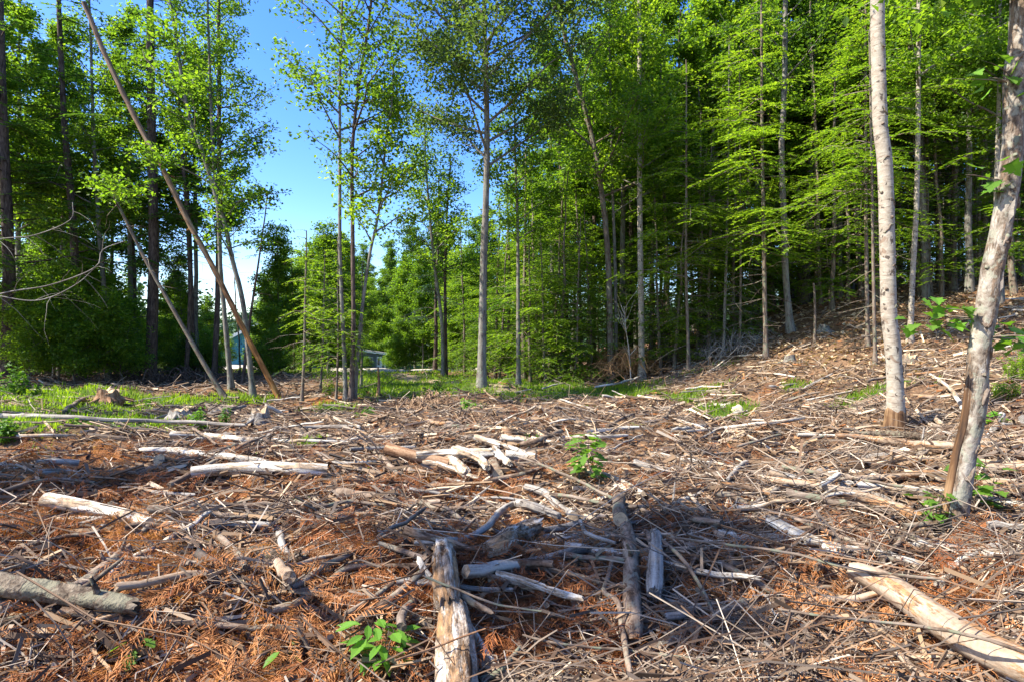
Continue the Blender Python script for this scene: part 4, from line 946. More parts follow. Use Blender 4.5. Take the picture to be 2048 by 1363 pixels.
# ------------------------------------------------------------------ logs, poles and branches lying in the slash
SLASH = []
def lying(name, pts, w, mat, label, cat='log', lift=0.0, group=None, rough=0.10, cap=None, jag=0.5, wiggle=0.25, stubs=0, sides=None, sink=0.3, ends=None, seed=None):
    """a piece of wood along the photo's pixels, lying on the ground; w = thickness in photo pixels at both ends"""
    seed = seed or hash_(label) % 9973
    g = np.random.default_rng(seed)
    w = w if isinstance(w, (tuple, list)) else (w, w * 0.8)
    G_ = []
    for i, p in enumerate(pts):
        u = i / (len(pts) - 1); wp = w[0] + (w[1] - w[0]) * u; off = 0.05
        for _ in range(3):
            h = hit(p[0], p[1], off)
            r = wp * h[1] / F / 2; off = r * (1 - sink) + lift + 0.04
        G_.append([h[0], h[1], float(ground(h[0], h[1])) + off, r])
    G_ = np.array(G_); org = G_[0, :3].copy(); rm = G_[:, 3].mean()
    P, t = resample(G_[:, :3] - org, max(0.025, rm * 0.55)); rad = np.interp(t, np.linspace(0, 1, len(G_)), G_[:, 3])
    L = np.linalg.norm(P[-1] - P[0])
    n = len(P)
    ph = g.uniform(0, 6.28, 4)
    s = np.linspace(0, L, n)
    for a in (1, 2):
        P[:, a] += wiggle * rm * (np.sin(s / (rm * 9) + ph[a]) + 0.5 * np.sin(s / (rm * 4.1) + ph[a] * 2))
    if cap is None: 
        k = min(4, n // 3); f = np.linspace(0.55, 1, k + 1)[:k]; k = min(k, 3); f = f[-k:]; rad = rad.copy(); rad[:k] *= f ** 0.6; rad[-k:] *= (f ** 0.6)[::-1]
    gv = {'rotten': .16, 'bleached': .12, 'silver': .12, 'bark_log': .05, 'bark_lichen': .05}.get(mat, 0.0)
    sd = sides or ((30 if gv > .1 else 20) if rm > 0.04 else 14 if rm > 0.02 else 8)
    e = empty(name, org); tag(e, label, cat, group)
    mb = MB(); tube(mb, P, rad, sd, rough, 0, 1, seed=seed, jag=(rm * jag if cap is None else rm * 0.04), groove=gv)
    mb.build('stem', [M[mat], M['cut'] if cap else M[mat]], e)
    for k in range(stubs):
        i = int(g.uniform(0.12, 0.9) * n); a = g.uniform(0.1, math.pi - .1)
        T = nrm(P[min(i + 1, n - 1)] - P[i - 1]); sdv = nrm(np.cross(T, [0, 0, 1.0])); d = nrm(sdv * math.cos(a) + np.array([0, 0, 1.0]) * math.sin(a) + T * g.uniform(-.2, .8))
        l = rad[i] * g.uniform(1.5, 4.0); q = P[i] + d * rad[i] * 0.6
        mb = MB(); tube(mb, np.array([q, q + d * l * .5, q + d * l + g.normal(0, l * .12, 3)]), [rad[i] * .36, rad[i] * .27, rad[i] * .16], 7, .12, 0, 1, seed=seed + k, jag=.01)
        mb.build('branch_stub', [M[mat], M['cut']], e)
    return e
GS = 'felled wood lying in the slash'
LG = [
 ('log', [(-60, 1155), (40, 1176), (110, 1187), (190, 1200), (272, 1214)], (46, 34), 'bark_lichen', 'thick lichen speckled log at the left edge of the foreground', dict(rough=.16, stubs=3, lift=.06)),
 ('branch', [(-50, 1262), (20, 1240), (80, 1226), (150, 1207), (200, 1206)], (22, 18), 'bark_lichen', 'forked limb running under the lichen speckled log at left', dict(cat='branch', lift=.02)),
 ('branch', [(-40, 1196), (30, 1207), (85, 1214)], (20, 14), 'bark_log', 'short brown limb poking out below the lichen speckled log', dict(cat='branch')),
 ('log', [(150, 1178), (185, 1158), (225, 1124), (262, 1094)], (32, 26), 'bark_log', 'rough barked log slanting up behind the lichen speckled log', dict(stubs=2, rough=.14)),
 ('log', [(95, 1001), (160, 1013), (230, 1026), (300, 1040)], (30, 22), 'bleached', 'smooth pale log with cleanly sawn left end among rust needles', dict(cap=True, rough=.03, lift=.05)),
 ('log', [(382, 947), (450, 941), (520, 936), (600, 937), (655, 940)], (24, 26), 'bleached', 'big bleached log lying level at left centre with brown underside', dict(rough=.06, lift=.03, cap=True)),
 ('log', [(280, 899), (360, 903), (440, 912), (532, 926)], (14, 16), 'bleached', 'bleached log just behind the big level one', dict(rough=.08)),
 ('log', [(66, 926), (110, 924), (158, 927)], (15, 13), 'silver', 'short grey log at left, upper of a close pair', dict(cap=True)),
 ('log', [(74, 945), (110, 943), (148, 943)], (15, 12), 'silver', 'short grey log at left, lower of a close pair', dict(cap=True)),
 ('log', [(304, 984), (345, 987), (390, 987)], (12, 9), 'silver', 'small grey round below the big level bleached log', {}),
 ('log', [(320, 1049), (355, 1050), (392, 1057)], (14, 9), 'bleached', 'small white split piece right of the sawn pale log', dict(rough=.2)),
 ('log', [(404, 1048), (470, 1046), (545, 1049)], (15, 17), 'silver', 'grey limb lying level under a brown twig at left centre', dict(rough=.12)),
 ('log', [(490, 1106), (530, 1103), (572, 1112), (618, 1110)], (30, 14), 'bark_lichen', 'knobbly lichened chunk of wood with white broken end', dict(rough=.26, stubs=2, lift=.03)),
 ('branch', [(438, 1070), (465, 1098), (492, 1133)], (13, 15), 'bark_log', 'short stout branch leaning beside the knobbly chunk', dict(cat='branch', lift=.05)),
 ('branch', [(545, 1218), (590, 1205), (630, 1181), (663, 1158), (700, 1134), (770, 1131), (856, 1130)], (19, 9), 'bark_log', 'long curved bark covered branch sweeping left of the white rotten log', dict(cat='branch', wiggle=.1, lift=.03)),
 ('branch', [(566, 1200), (570, 1165), (572, 1135)], (14, 10), 'bark_log', 'upright broken branch butt beside the long curved branch', dict(cat='branch', lift=.03)),
 ('log', [(774, 900), (820, 911), (860, 919), (900, 925)], (24, 20), 'redwood', 'brown barked log end in front of the white driftwood like root', dict(cap=True, lift=.04)),
 ('log', [(832, 909), (880, 906), (930, 904), (985, 901)], (18, 22), 'bleached', 'white weathered log of the bleached heap at the centre of the clearing', dict(rough=.12, lift=.10)),
 ('log', [(878, 908), (905, 920), (935, 944)], (18, 24), 'bleached', 'white forked root leaning down from the bleached heap', dict(rough=.18, lift=.05)),
 ('log', [(1010, 907), (1040, 910), (1072, 913)], (22, 20), 'bleached', 'white stub with round dark end right of the bleached heap', dict(cap=True, rough=.12, lift=.06)),
 ('log', [(955, 880), (990, 884), (1052, 904)], (12, 9), 'bleached', 'slim white limb lying above the bleached heap', dict(rough=.15, lift=.05)),
 ('log', [(905, 896), (935, 902), (962, 916), (975, 936)], (20, 16), 'bleached', 'thick bleached limb arching through the middle of the bleached heap', dict(rough=.2, lift=.14)),
 ('log', [(985, 899), (1000, 912), (1020, 926)], (18, 14), 'bleached', 'knuckled white root on the right of the bleached heap', dict(rough=.25, lift=.10)),
 ('log', [(845, 925), (880, 930), (925, 945), (958, 955)], (13, 9), 'bleached', 'white limb under the front of the bleached heap', dict(rough=.2, lift=.04)),
 ('log', [(950, 870), (975, 880), (1000, 889)], (16, 12), 'bleached', 'stubby white log end above the bleached heap', dict(rough=.15, lift=.08)),
 ('log', [(700, 896), (760, 897), (830, 893)], (9, 7), 'silver', 'grey limb behind the brown barked log end', dict(rough=.15)),
 ('log', [(640, 921), (700, 926), (752, 921)], (8, 8), 'silver', 'grey branch right of the level bleached log', dict(rough=.15)),
 ('branch', [(1100, 985), (1180, 1000), (1240, 1012), (1330, 1010)], (8, 6), 'bark_brown', 'dark limb crossing the shade patch from side to side', dict(cat='branch', lift=.10)),
 ('branch', [(1290, 1060), (1350, 1100), (1400, 1170), (1430, 1230)], (9, 7), 'bark_brown', 'dark crooked branch falling right of the grey splintered round', dict(cat='branch', lift=.08)),
 ('branch', [(1160, 1040), (1180, 1070), (1230, 1085)], (9, 8), 'silver', 'grey crooked root left of the flaky barked pole top', dict(cat='branch', lift=.10, wiggle=.6)),
 ('branch', [(590, 1000), (640, 1012), (700, 1003), (770, 1010)], (10, 7), 'bark_brown', 'dark branch lying level below the level bleached log', dict(cat='branch', lift=.05)),
 ('branch', [(0, 985), (60, 965), (120, 958), (190, 962)], (10, 7), 'bark_brown', 'dark branch among rust needles at the left edge', dict(cat='branch', lift=.05)),
 ('stump', [(986, 925), (992, 938), (996, 948)], (22, 22), 'bark_log', 'small sawn round facing the viewer under the bleached heap', dict(cap=True, lift=.02)),
 ('log', [(893, 958), (935, 966), (985, 976)], (10, 7), 'bleached', 'white splintered slat below the bleached heap', dict(rough=.25)),
 ('log', [(740, 966), (775, 974), (798, 980)], (9, 7), 'bleached', 'small white splinter left below the bleached heap', dict(rough=.25)),
 ('branch', [(968, 963), (1010, 953), (1055, 942), (1100, 933)], (11, 7), 'bark_log', 'brown grey limb lying right of the small sawn round', dict(cat='branch', lift=.03)),
 ('branch', [(1038, 913), (1100, 935), (1160, 962), (1242, 1004)], (4, 7), 'bark_brown', 'long dark thin pole slanting past the leafy oak sapling', dict(cat='branch', lift=.16)),
 ('log', [(1204, 946), (1245, 963), (1286, 984)], (8, 11), 'bleached', 'pale cut pole right of the leafy oak sapling', dict(cap=True, lift=.05)),
 ('log', [(1052, 973), (1090, 985), (1118, 1010), (1147, 1034)], (14, 22), 'silver', 'silver birch like round slanting in the dark shade patch', dict(cap=True, rough=.05, lift=.03)),
 ('log', [(1238, 992), (1238, 1014), (1239, 1040)], (24, 29), 'bark_brown', 'short log pointing at the viewer with its sawn end in shade', dict(cap=True, lift=.10)),
 ('branch', [(830, 1085), (890, 1081), (935, 1074), (975, 1052), (1000, 1022), (1030, 1006), (1062, 1010), (1118, 1032)], (12, 17), 'silver', 'arched grey root curving up behind the hollow log', dict(cat='branch', lift=.08, wiggle=.15)),
 ('log', [(973, 1100), (1005, 1085), (1040, 1062), (1080, 1045)], (42, 40), 'rotten', 'fat hollow rotten log with crumbling end at the centre', dict(rough=.16, lift=.04)),
 ('log', [(1083, 1060), (1130, 1055), (1172, 1042)], (12, 17), 'silver', 'grey limb leading right from the hollow log into shade', {}),
 ('log', [(1250, 1046), (1257, 1085), (1263, 1130), (1265, 1200), (1268, 1284)], (24, 42), 'bark_log', 'flaky barked pole pointing straight at the viewer right of centre', dict(rough=.10, lift=.03, stubs=1)),
 ('log', [(1312, 1070), (1311, 1125), (1308, 1186)], (26, 38), 'silver', 'grey splintered round lying beside the flaky barked pole', dict(rough=.06, lift=.05)),
 ('log', [(886, 1095), (890, 1130), (893, 1165), (897, 1205)], (44, 62), 'rotten', 'upper piece of the white crumbling log pointing at the viewer', dict(rough=.15, lift=.05)),
 ('log', [(905, 1205), (908, 1250), (912, 1310), (916, 1420)], (70, 96), 'rotten', 'lower thick piece of the white crumbling log at the bottom centre', dict(rough=.10, lift=.05)),
 ('branch', [(758, 1085), (800, 1098), (860, 1118)], (10, 13), 'bark_log', 'bark covered stick touching the tip of the white crumbling log', dict(cat='branch', lift=.05)),
 ('log', [(992, 1142), (1040, 1158), (1100, 1180), (1164, 1197)], (14, 16), 'bleached', 'long white split branch right of the white crumbling log', dict(rough=.18, lift=.05)),
 ('branch', [(932, 1140), (985, 1152), (1050, 1172)], (12, 10), 'bark_log', 'brown branch lying against the long white split branch', dict(cat='branch', lift=.03)),
 ('branch', [(845, 1150), (910, 1176), (990, 1206), (1083, 1222)], (5, 4), 'bark_brown', 'thin brown stick crossing over the white crumbling log', dict(cat='branch', lift=.20)),
 ('branch', [(905, 1172), (945, 1205), (985, 1225)], (16, 14), 'bark_log', 'stout bark branch wedged on the right of the white crumbling log', dict(cat='branch', lift=.09)),
 ('branch', [(1228, 1106), (1216, 1150), (1208, 1182), (1236, 1205), (1245, 1260), (1264, 1360)], (8, 14), 'bark_log', 'thin crooked branch running down left of the flaky barked pole', dict(cat='branch', lift=.06, wiggle=.4)),
 ('branch', [(790, 1320), (870, 1293), (970, 1256)], (5, 4), 'redwood', 'reddish switch laid across the foot of the white crumbling log', dict(cat='branch', lift=.24)),
 ('branch', [(1045, 1268), (1120, 1287), (1250, 1299), (1400, 1318)], (5, 6), 'bark_brown', 'long brown switch lying low at the bottom right of centre', dict(cat='branch', lift=.08)),
 ('log', [(1330, 1231), (1365, 1226), (1398, 1213)], (20, 19), 'silver', 'short dark grey round in the shade right of the grey splintered one', dict(rough=.12, lift=.03)),
 ('branch', [(690, 1226), (750, 1190), (800, 1158)], (14, 8), 'bark_log', 'upper of two slanting bark sticks left of the white crumbling log', dict(cat='branch', lift=.05)),
 ('branch', [(712, 1245), (770, 1205), (835, 1152), (862, 1128)], (18, 10), 'bark_log', 'lower longer slanting bark stick left of the white crumbling log', dict(cat='branch', lift=.05)),
 ('log', [(1705, 1138), (1780, 1175), (1860, 1232), (1950, 1288), (2110, 1362)], (44, 76), 'tanlog', 'largest smooth fallen trunk running off the bottom right corner', dict(rough=.03, lift=.10, wiggle=.1)),
 ('log', [(1538, 1038), (1580, 1057), (1625, 1075), (1680, 1098)], (24, 20), 'bleached', 'white split log lying in line with the largest fallen trunk', dict(rough=.14, lift=.05)),
 ('log', [(1470, 944), (1540, 958), (1640, 972), (1740, 998), (1845, 1034)], (8, 26), 'tanlog', 'long tapering pale trunk pointing at the foot of the leaning tree', dict(rough=.05, lift=.04, wiggle=.1)),
 ('log', [(1580, 1032), (1650, 1058), (1730, 1095), (1815, 1130)], (9, 11), 'bark_log', 'brown cracked pole lying just behind the white split log', dict(lift=.05)),
 ('branch', [(1560, 1217), (1640, 1230), (1760, 1243), (1855, 1253), (1960, 1275), (2080, 1312)], (5, 8), 'bark_brown', 'long whip crossing in front of the largest fallen trunk', dict(cat='branch', lift=.22)),
 ('branch', [(1340, 1074), (1450, 1087), (1589, 1107), (1731, 1142), (1890, 1157)], (5, 7), 'bark_brown', 'long thin pole crossing the upper end of the largest fallen trunk', dict(cat='branch', lift=.20)),
 ('branch', [(1670, 1165), (1722, 1225), (1790, 1297), (1850, 1358)], (8, 16), 'tanlog', 'curved pale branch under the largest fallen trunk', dict(cat='branch', lift=.04)),
 ('branch', [(1530, 1282), (1565, 1318), (1625, 1372)], (8, 8), 'silver', 'grey stick entering from the bottom right of centre', dict(cat='branch', lift=.05)),
 ('branch', [(1500, 1172), (1532, 1192), (1550, 1230)], (5, 4), 'silver', 'small bent pale stick in the right hand shade patch', dict(cat='branch', lift=.08)),
 ('branch', [(1436, 1124), (1495, 1155), (1562, 1194)], (13, 14), 'bark_brown', 'dark stout branch in the right hand shade patch', dict(cat='branch', lift=.03)),
 ('log', [(1885, 1090), (1960, 1103), (2090, 1130)], (16, 24), 'bleached', 'white weathered log right of the leaning pale tree foot', dict(rough=.1)),
 ('log', [(1678, 966), (1760, 970), (1890, 978)], (14, 18), 'bleached', 'pale battered log lying level left of the leaning pale tree', dict(rough=.2)),
 ('log', [(1690, 955), (1780, 951), (1895, 944)], (12, 13), 'tanlog', 'straight tan log lying just behind the pale battered one', dict(rough=.05)),
 ('log', [(1945, 990), (2000, 1000), (2080, 1012)], (16, 20), 'bleached', 'bleached log passing behind the leaning pale tree at right', dict(rough=.2)),
 ('log', [(1955, 938), (2010, 933), (2080, 929)], (20, 22), 'tanlog', 'reddish smooth log end at the right edge of the photo', dict(rough=.05)),
 ('log', [(1672, 872), (1760, 880), (1840, 887), (1912, 894)], (12, 19), 'tanlog', 'long reddish peeled log lying at the foot of the tall smooth aspen', dict(rough=.04, lift=.04)),
 ('log', [(1697, 869), (1780, 867), (1895, 876)], (9, 17), 'bark_lichen', 'grey lichened log lying behind the reddish peeled log', dict(rough=.08, lift=.04)),
 ('log', [(1950, 893), (2000, 900), (2080, 912)], (15, 18), 'tanlog', 'reddish log continuing right of the leaning pale tree', dict(rough=.05)),
 ('log', [(1814, 748), (1870, 743), (1935, 739)], (6, 5), 'tanlog', 'thin straight pole lying across the slope behind the tall aspen', dict(lift=.04)),
 ('log', [(1733, 761), (1755, 757), (1778, 752)], (7, 5), 'bark_log', 'dark short log left of the tall aspen on the slope', dict(lift=.03)),
 ('branch', [(1860, 750), (1892, 768), (1912, 792), (1928, 818)], (8, 9), 'bleached', 'white bent branch lying between the two pale foreground trees', dict(cat='branch', lift=.05)),
 ('log', [(1862, 828), (1874, 840), (1888, 853)], (8, 11), 'bleached', 'small white chunk beyond the grey lichened log', dict(rough=.2)),
 ('log', [(1872, 858), (1890, 867), (1914, 876)], (14, 8), 'bleached', 'wedge shaped white chunk left of the leaning pale tree', dict(rough=.2)),
 ('branch', [(1372, 860), (1440, 856), (1520, 846), (1609, 835)], (6, 8), 'bleached', 'long crooked white branch beyond the right hand slash', dict(cat='branch', lift=.05)),
 ('branch', [(1400, 876), (1425, 862), (1452, 853)], (4, 5), 'bleached', 'side limb forking from the long crooked white branch', dict(cat='branch', lift=.04)),
 ('branch', [(1475, 892), (1515, 880), (1562, 868)], (6, 5), 'bark_brown', 'dark arched stick below the long crooked white branch', dict(cat='branch', lift=.05)),
 ('branch', [(1606, 892), (1625, 876), (1648, 870)], (6, 7), 'bark_brown', 'dark stick just left of the peeled reddish log', dict(cat='branch', lift=.04)),
 ('branch', [(1578, 800), (1610, 789), (1640, 782)], (6, 4), 'bark_brown', 'dark branch lying beyond the grass tufts on the slope foot', dict(cat='branch', lift=.04)),
 ('log', [(-40, 828), (110, 833), (229, 838), (330, 842), (493, 848)], (11, 7), 'silver', 'very long straight grey log lying in shaded grass on the left', dict(rough=.05, lift=.05)),
 ('log', [(340, 867), (420, 872), (510, 877)], (12, 11), 'bleached', 'clean white pole with sawn end left of centre distance', dict(cap=True, rough=.05, lift=.04)),
 ('log', [(508, 878), (600, 880), (705, 884)], (8, 5), 'bleached', 'thin pale pole continuing right of the clean white one', dict(lift=.03)),
 ('log', [(548, 856), (620, 854), (705, 851)], (8, 8), 'silver', 'grey pole lying beyond the thin pale one', dict(lift=.03)),
 ('log', [(34, 871), (90, 869), (150, 868)], (7, 6), 'bleached', 'slim pale log near the left edge behind dead rust foliage', dict(lift=.02)),
 ('branch', [(385, 855), (410, 870), (432, 888)], (6, 5), 'bark_log', 'small brown branch resting over the clean white pole', dict(cat='branch', lift=.10)),
 ('branch', [(128, 822), (150, 806), (178, 792)], (9, 8), 'bark_log', 'brown log end sloping away left of the reddish stump', dict(cat='branch')),
 ('log', [(1040, 888), (1080, 876), (1124, 862)], (12, 10), 'bark_log', 'rough grey log leaning right of the small brown stump', dict(rough=.2, lift=.05)),
 ('log', [(1110, 876), (1150, 872), (1200, 874), (1255, 870)], (9, 7), 'bleached', 'white log lying level behind the leafy oak sapling', dict(rough=.15)),
 ('log', [(1170, 862), (1220, 857), (1288, 855)], (10, 7), 'bleached', 'pale slender log in the middle distance right of centre', dict(rough=.1)),
 ('branch', [(1215, 850), (1245, 836), (1268, 826)], (7, 6), 'bark_log', 'two toned short log slanting away in the middle distance', dict(cat='branch', lift=.04)),
 ('branch', [(1100, 845), (1140, 838), (1190, 842)], (5, 4), 'bleached', 'curved pale root arching in the middle distance', dict(cat='branch', lift=.08)),
 ('log', [(855, 838), (880, 846), (905, 846)], (7, 9), 'tanlog', 'small tan log in front of the shaded mound by the grass', dict(cap=True, lift=.03)),
 ('branch', [(1190, 773), (1240, 764), (1290, 750)], (5, 4), 'bleached', 'pale pole lying before the brown brush pile', dict(cat='branch', lift=.08)),
 ('branch', [(1085, 776), (1105, 770), (1130, 765)], (4, 3), 'bleached', 'thin pale stick lying at the far edge of the grass', dict(cat='branch', lift=.05)),
 ('branch', [(1415, 712), (1460, 712), (1525, 709)], (3, 4), 'bleached', 'straight pale pole lying under the dead brush on the slope', dict(cat='branch', lift=.06)),
 ('branch', [(1510, 744), (1560, 748), (1590, 752)], (4, 4), 'bleached', 'pale stick lying on the slope beyond the rusty needles', dict(cat='branch', lift=.04)),
 ('branch', [(960, 1358), (1000, 1340), (1040, 1290)], (16, 10), 'bark_brown', 'short dark branch beside the foot of the white crumbling log', dict(cat='branch', lift=.03)),
 ('branch', [(1420, 1315), (1480, 1317), (1520, 1312)], (8, 9), 'bark_log', 'level brown stick at the bottom right of centre', dict(cat='branch', lift=.03)),
 ('log', [(1455, 958), (1475, 936), (1494, 922)], (8, 12), 'silver', 'short grey stub leaning up right of centre', dict(lift=.05)),
 ('log', [(1640, 972), (1662, 958), (1678, 946)], (10, 12), 'bleached', 'white slab leaning up against the long tapering trunk', dict(rough=.15, lift=.08)),
 ('log', [(1430, 985), (1465, 990), (1490, 1004)], (16, 13), 'bark_log', 'fibrous barked stub right of the shade patch', dict(rough=.2)),
 ('log', [(1440, 966), (1500, 975), (1552, 992)], (8, 9), 'tanlog', 'thin reddish pole above the fibrous barked stub', dict(lift=.04)),
 ('log', [(1790, 1055), (1812, 1062), (1832, 1074)], (11, 14), 'bleached', 'white rotten nub before the foot of the leaning tree', dict(rough=.25)),
 ('log', [(1490, 1063), (1520, 1066), (1568, 1072)], (12, 10), 'bleached', 'flat pale slab left of the white split log', dict(rough=.3)),
]
for nm, pts, w, mt, lab, kw in LG:
    lying(nm, pts, w, mt, lab, group=GS, **kw)

# ------------------------------------------------------------------ stumps, snags, rock
def stump(px, py, wpx, hpx, mat, label, seed, jag=0.3, roots=4, tilt=0):
    roots += 0
    b = hit(px, py); Y = b[1]; r = wpx * Y / F / 2; h = hpx * Y / F
    g = np.random.default_rng(seed); e = empty('tree_stump', b); tag(e, label, 'stump', 'old stumps in the clearing')
    z = np.linspace(-0.1, h, 9); P = np.stack([tilt * z, 0 * z, z], -1); rad = r * (0.92 + 0.55 * np.exp(-np.clip(z, 0, None) / (0.35 * h)))
    mb = MB(); V = tube(mb, P, rad, 20, 0.10, 0, None, seed=seed, jag=h * jag); 
    mb.build('bole', [M[mat]], e)
    ring = V[-1]; c = ring.mean(0) - [0, 0, h * .03]; mb = MB()
    inner = c + (ring - c) * 0.55; inner[:, 2] += g.normal(0, h * jag * .4, 20)
    VV = np.vstack([ring - [0, 0, .004], inner, c[None]]); k = 20; th = np.linspace(0, 1, 20)
    tcc = np.stack([np.concatenate([np.ones(20), np.full(20, .55), [0]]), np.concatenate([th, th, [0]]), np.full(41, seed)], -1)
    mb.add(VV, [(a, (a + 1) % k, k + (a + 1) % k, k + a) for a in range(k)] + [(k + a, k + (a + 1) % k, 2 * k, -1) for a in range(k)], tcc, 0)
    mb.build('top', M['cut'], e)
    for q in range(roots):
        a = 6.28 * q / roots + g.uniform(-.4, .4); d = np.array([math.cos(a), math.sin(a), 0])
        A = np.array([d * r * 0.7 + [0, 0, h * .4], d * r * 1.5 + [0, 0, h * .12], d * r * 2.4 + [0, 0, -.02]])
        mb = MB(); A, t = resample(A, r * .3); tube(mb, A, r * (.24 - .14 * t), 8, .15, 0, None, seed=seed + q); mb.build('root', M[mat], e)
stump(216, 800, 38, 20, 'redwood', 'jagged reddish stump in the grass on the left', 1, .5, 6)
stump(359, 832, 36, 14, 'silver', 'dark grey stump left of two behind the very long grey log', 2)
stump(440, 832, 40, 15, 'silver', 'broad dark grey stump with white snag at its side', 3, .3)
stump(520, 840, 34, 20, 'silver', 'silvery splintered stump at the end of the very long grey log', 4, .5)
stump(1019, 876, 30, 22, 'redwood', 'small brown cut stump in the centre of the clearing', 5, .15)
stump(1472, 1240, 42, 22, 'bark_log', 'low sawn stump with orange heart at the bottom right', 6, .1, 3)
stump(1648, 664, 20, 13, 'bark_grey', 'grey stump halfway up the leaf strewn slope', 7)
stump(1580, 724, 20, 13, 'bark_grey', 'flared stump below the rusty footed trunk', 8)
stump(1820, 728, 26, 15, 'bark_brown', 'brown stump on the slope right of the tall smooth aspen', 9, .5)
stump(1352, 752, 15, 9, 'bark_dark', 'dark little stump at the foot of the slope', 10)
stump(1240, 800, 26, 8, 'bark_dark', 'flat blackened stump by the middle distance grass', 11)
hero('broken_snag', [(756, 790), (758, 765), (756, 733)], 6, 'redwood', 'short rusty broken stake standing in front of the garden shed', cat='snag', H=1, snap=True, wtop=.5, rough=.2, seed=5)
hero('broken_snag', [(1640, 1352), (1640, 1335), (1645, 1320)], 6, 'bark_brown', 'tiny upright twig stub at the bottom edge', cat='snag', H=1, snap=True, wtop=.5)
def rock(px, py, w, h, label, seed, mat='rock'):
    b = hit(px, py); g = np.random.default_rng(seed); r = w * b[1] / F / 2; hh = h * b[1] / F
    import bmesh
    bm = bmesh.new(); bmesh.ops.create_icosphere(bm, subdivisions=3, radius=1)
    for v in bm.verts:
        n = v.co.copy(); k = 1 + 0.16 * math.sin(3 * n.x + seed) * math.cos(4 * n.y) + 0.10 * math.sin(7 * n.z + 5 * n.x)
        v.co = Vector((n.x * r * k, n.y * r * .8 * k, n.z * hh * .75 * k + hh * .25))
    me = bpy.data.meshes.new('rock'); bm.to_mesh(me); bm.free(); me.materials.append(M[mat])
    for p in me.polygons: p.use_smooth = True
    o = bpy.data.objects.new('rock', me); link(o); o.location = b; tag(o, label, 'rock')
rock(1475, 824, 24, 14, 'pale yellowish boulder on the ground at the foot of the slope', 1)
rock(1400, 812, 12, 6, 'small flat stone left of the pale yellowish boulder', 2)
rock(1700, 1350, 46, 30, 'grey rounded stone half seen at the bottom right edge', 3, 'shingle')

# ------------------------------------------------------------------ brush piles and dead boughs
def brush(px, py, w, h, n, mat, label, name, seed, arch=0.5, depth=0.6, thick=0.012, fr=0):
    b = hit(px, py); k = b[1] / F; g = np.random.default_rng(seed); W2, Hh = w * k / 2, h * k
    mb = MB()
    for i in range(n):
        x = g.normal(0, W2 * .5); y = g.normal(0, depth); top = Hh * math.exp(-(x / W2) ** 2) * g.uniform(.2, 1.1)
        a = g.uniform(0, 6.28); L = g.uniform(.4, 1.3) * Hh; d = np.array([math.cos(a), math.sin(a) * .7, 0])
        c = np.array([x, y, 0]); t = np.linspace(-1, 1, 6)
        P = c + d * (t * L / 2)[:, None] + np.array([0, 0, 1.0]) * (top * (1 - arch * t ** 2) + g.normal(0, .03, 6))[:, None]
        P[:, 2] = np.maximum(P[:, 2], -.05) + ground(b[0] + P[:, 0], b[1] + P[:, 1]) - b[2]
        tube(mb, P, thick * g.uniform(.3, 1.3) * (1 - .4 * (t + 1) / 2), 4, 0, 0, None, seed=i)
    o = mb.build(name, M[mat]); o.location = b; o['kind'] = 'stuff'; tag(o, label, 'brush')
    return o
brush(1238, 758, 125, 62, 620, 'chip_orange', 'heap of rust brown dead twigs piled beside the straight pale trunk', 'brush_pile', 1, thick=.014)
brush(1450, 706, 170, 40, 200, 'silver', 'tangle of bare grey dead branches at the foot of the wooded slope', 'dead_brush', 2, arch=.45, depth=.8, thick=.012)
brush(1050, 745, 160, 55, 120, 'bark_brown', 'loose dead boughs in the shade under the hemlocks at the wood edge', 'dead_brush', 3, depth=1.0)
brush(340, 762, 330, 34, 420, 'bark_dark', 'low dark brushwood between the trunks of the left wood', 'dead_brush', 4, depth=1.2, thick=.018)
brush(1325, 712, 120, 40, 200, 'bark_brown', 'dead twigs heaped in the dark right of the straight pale trunk', 'dead_brush', 6, depth=1.0, thick=.012)
brush(850, 806, 110, 16, 160, 'twig_brown', 'low shaded mound of twigs and leaves in front of the grass track', 'brush_mound', 7, thick=.015)
def curve_bough(pts, w, Y, label, mat='silver', seed=1):
    P = np.array([at(x, y, Y + .15 * i) for i, (x, y) in enumerate(pts)]); b = P[0].copy(); g = np.random.default_rng(seed)
    e = empty('dead_bough', b); tag(e, label, 'branch', 'bare curved boughs over the left wood')
    A, t = resample(P - b, .1); mb = MB(); tube(mb, A, w * Y / F / 2 * (1 - .6 * t), 6, .05, 0, None, seed=seed); mb.build('stem', M[mat], e)
    mb = MB()
    for k in range(9):
        i = int(g.uniform(.25, .95) * len(A)); limb(mb, A[i], g.uniform(-1.2, 1.2), g.uniform(-.8, .9), g.uniform(.4, 1.2), .006, g, lift=-.3, sides=3)
    o = mb.build('side_twigs', M[mat], e); o['kind'] = 'stuff'
curve_bough([(-180, 640), (0, 588), (100, 570), (190, 535), (205, 500), (250, 482)], 3.6, 12, 'longest pale curved dead bough reaching in from the left edge', seed=1)
curve_bough([(-120, 560), (0, 592), (80, 600), (150, 570), (190, 536)], 3, 12.4, 'lower pale curved dead bough at the left edge', seed=2)
curve_bough([(-150, 500), (0, 478), (70, 470), (140, 440), (145, 405)], 3, 12.8, 'upper pale curved dead bough ending in hooked twigs at left', seed=3)
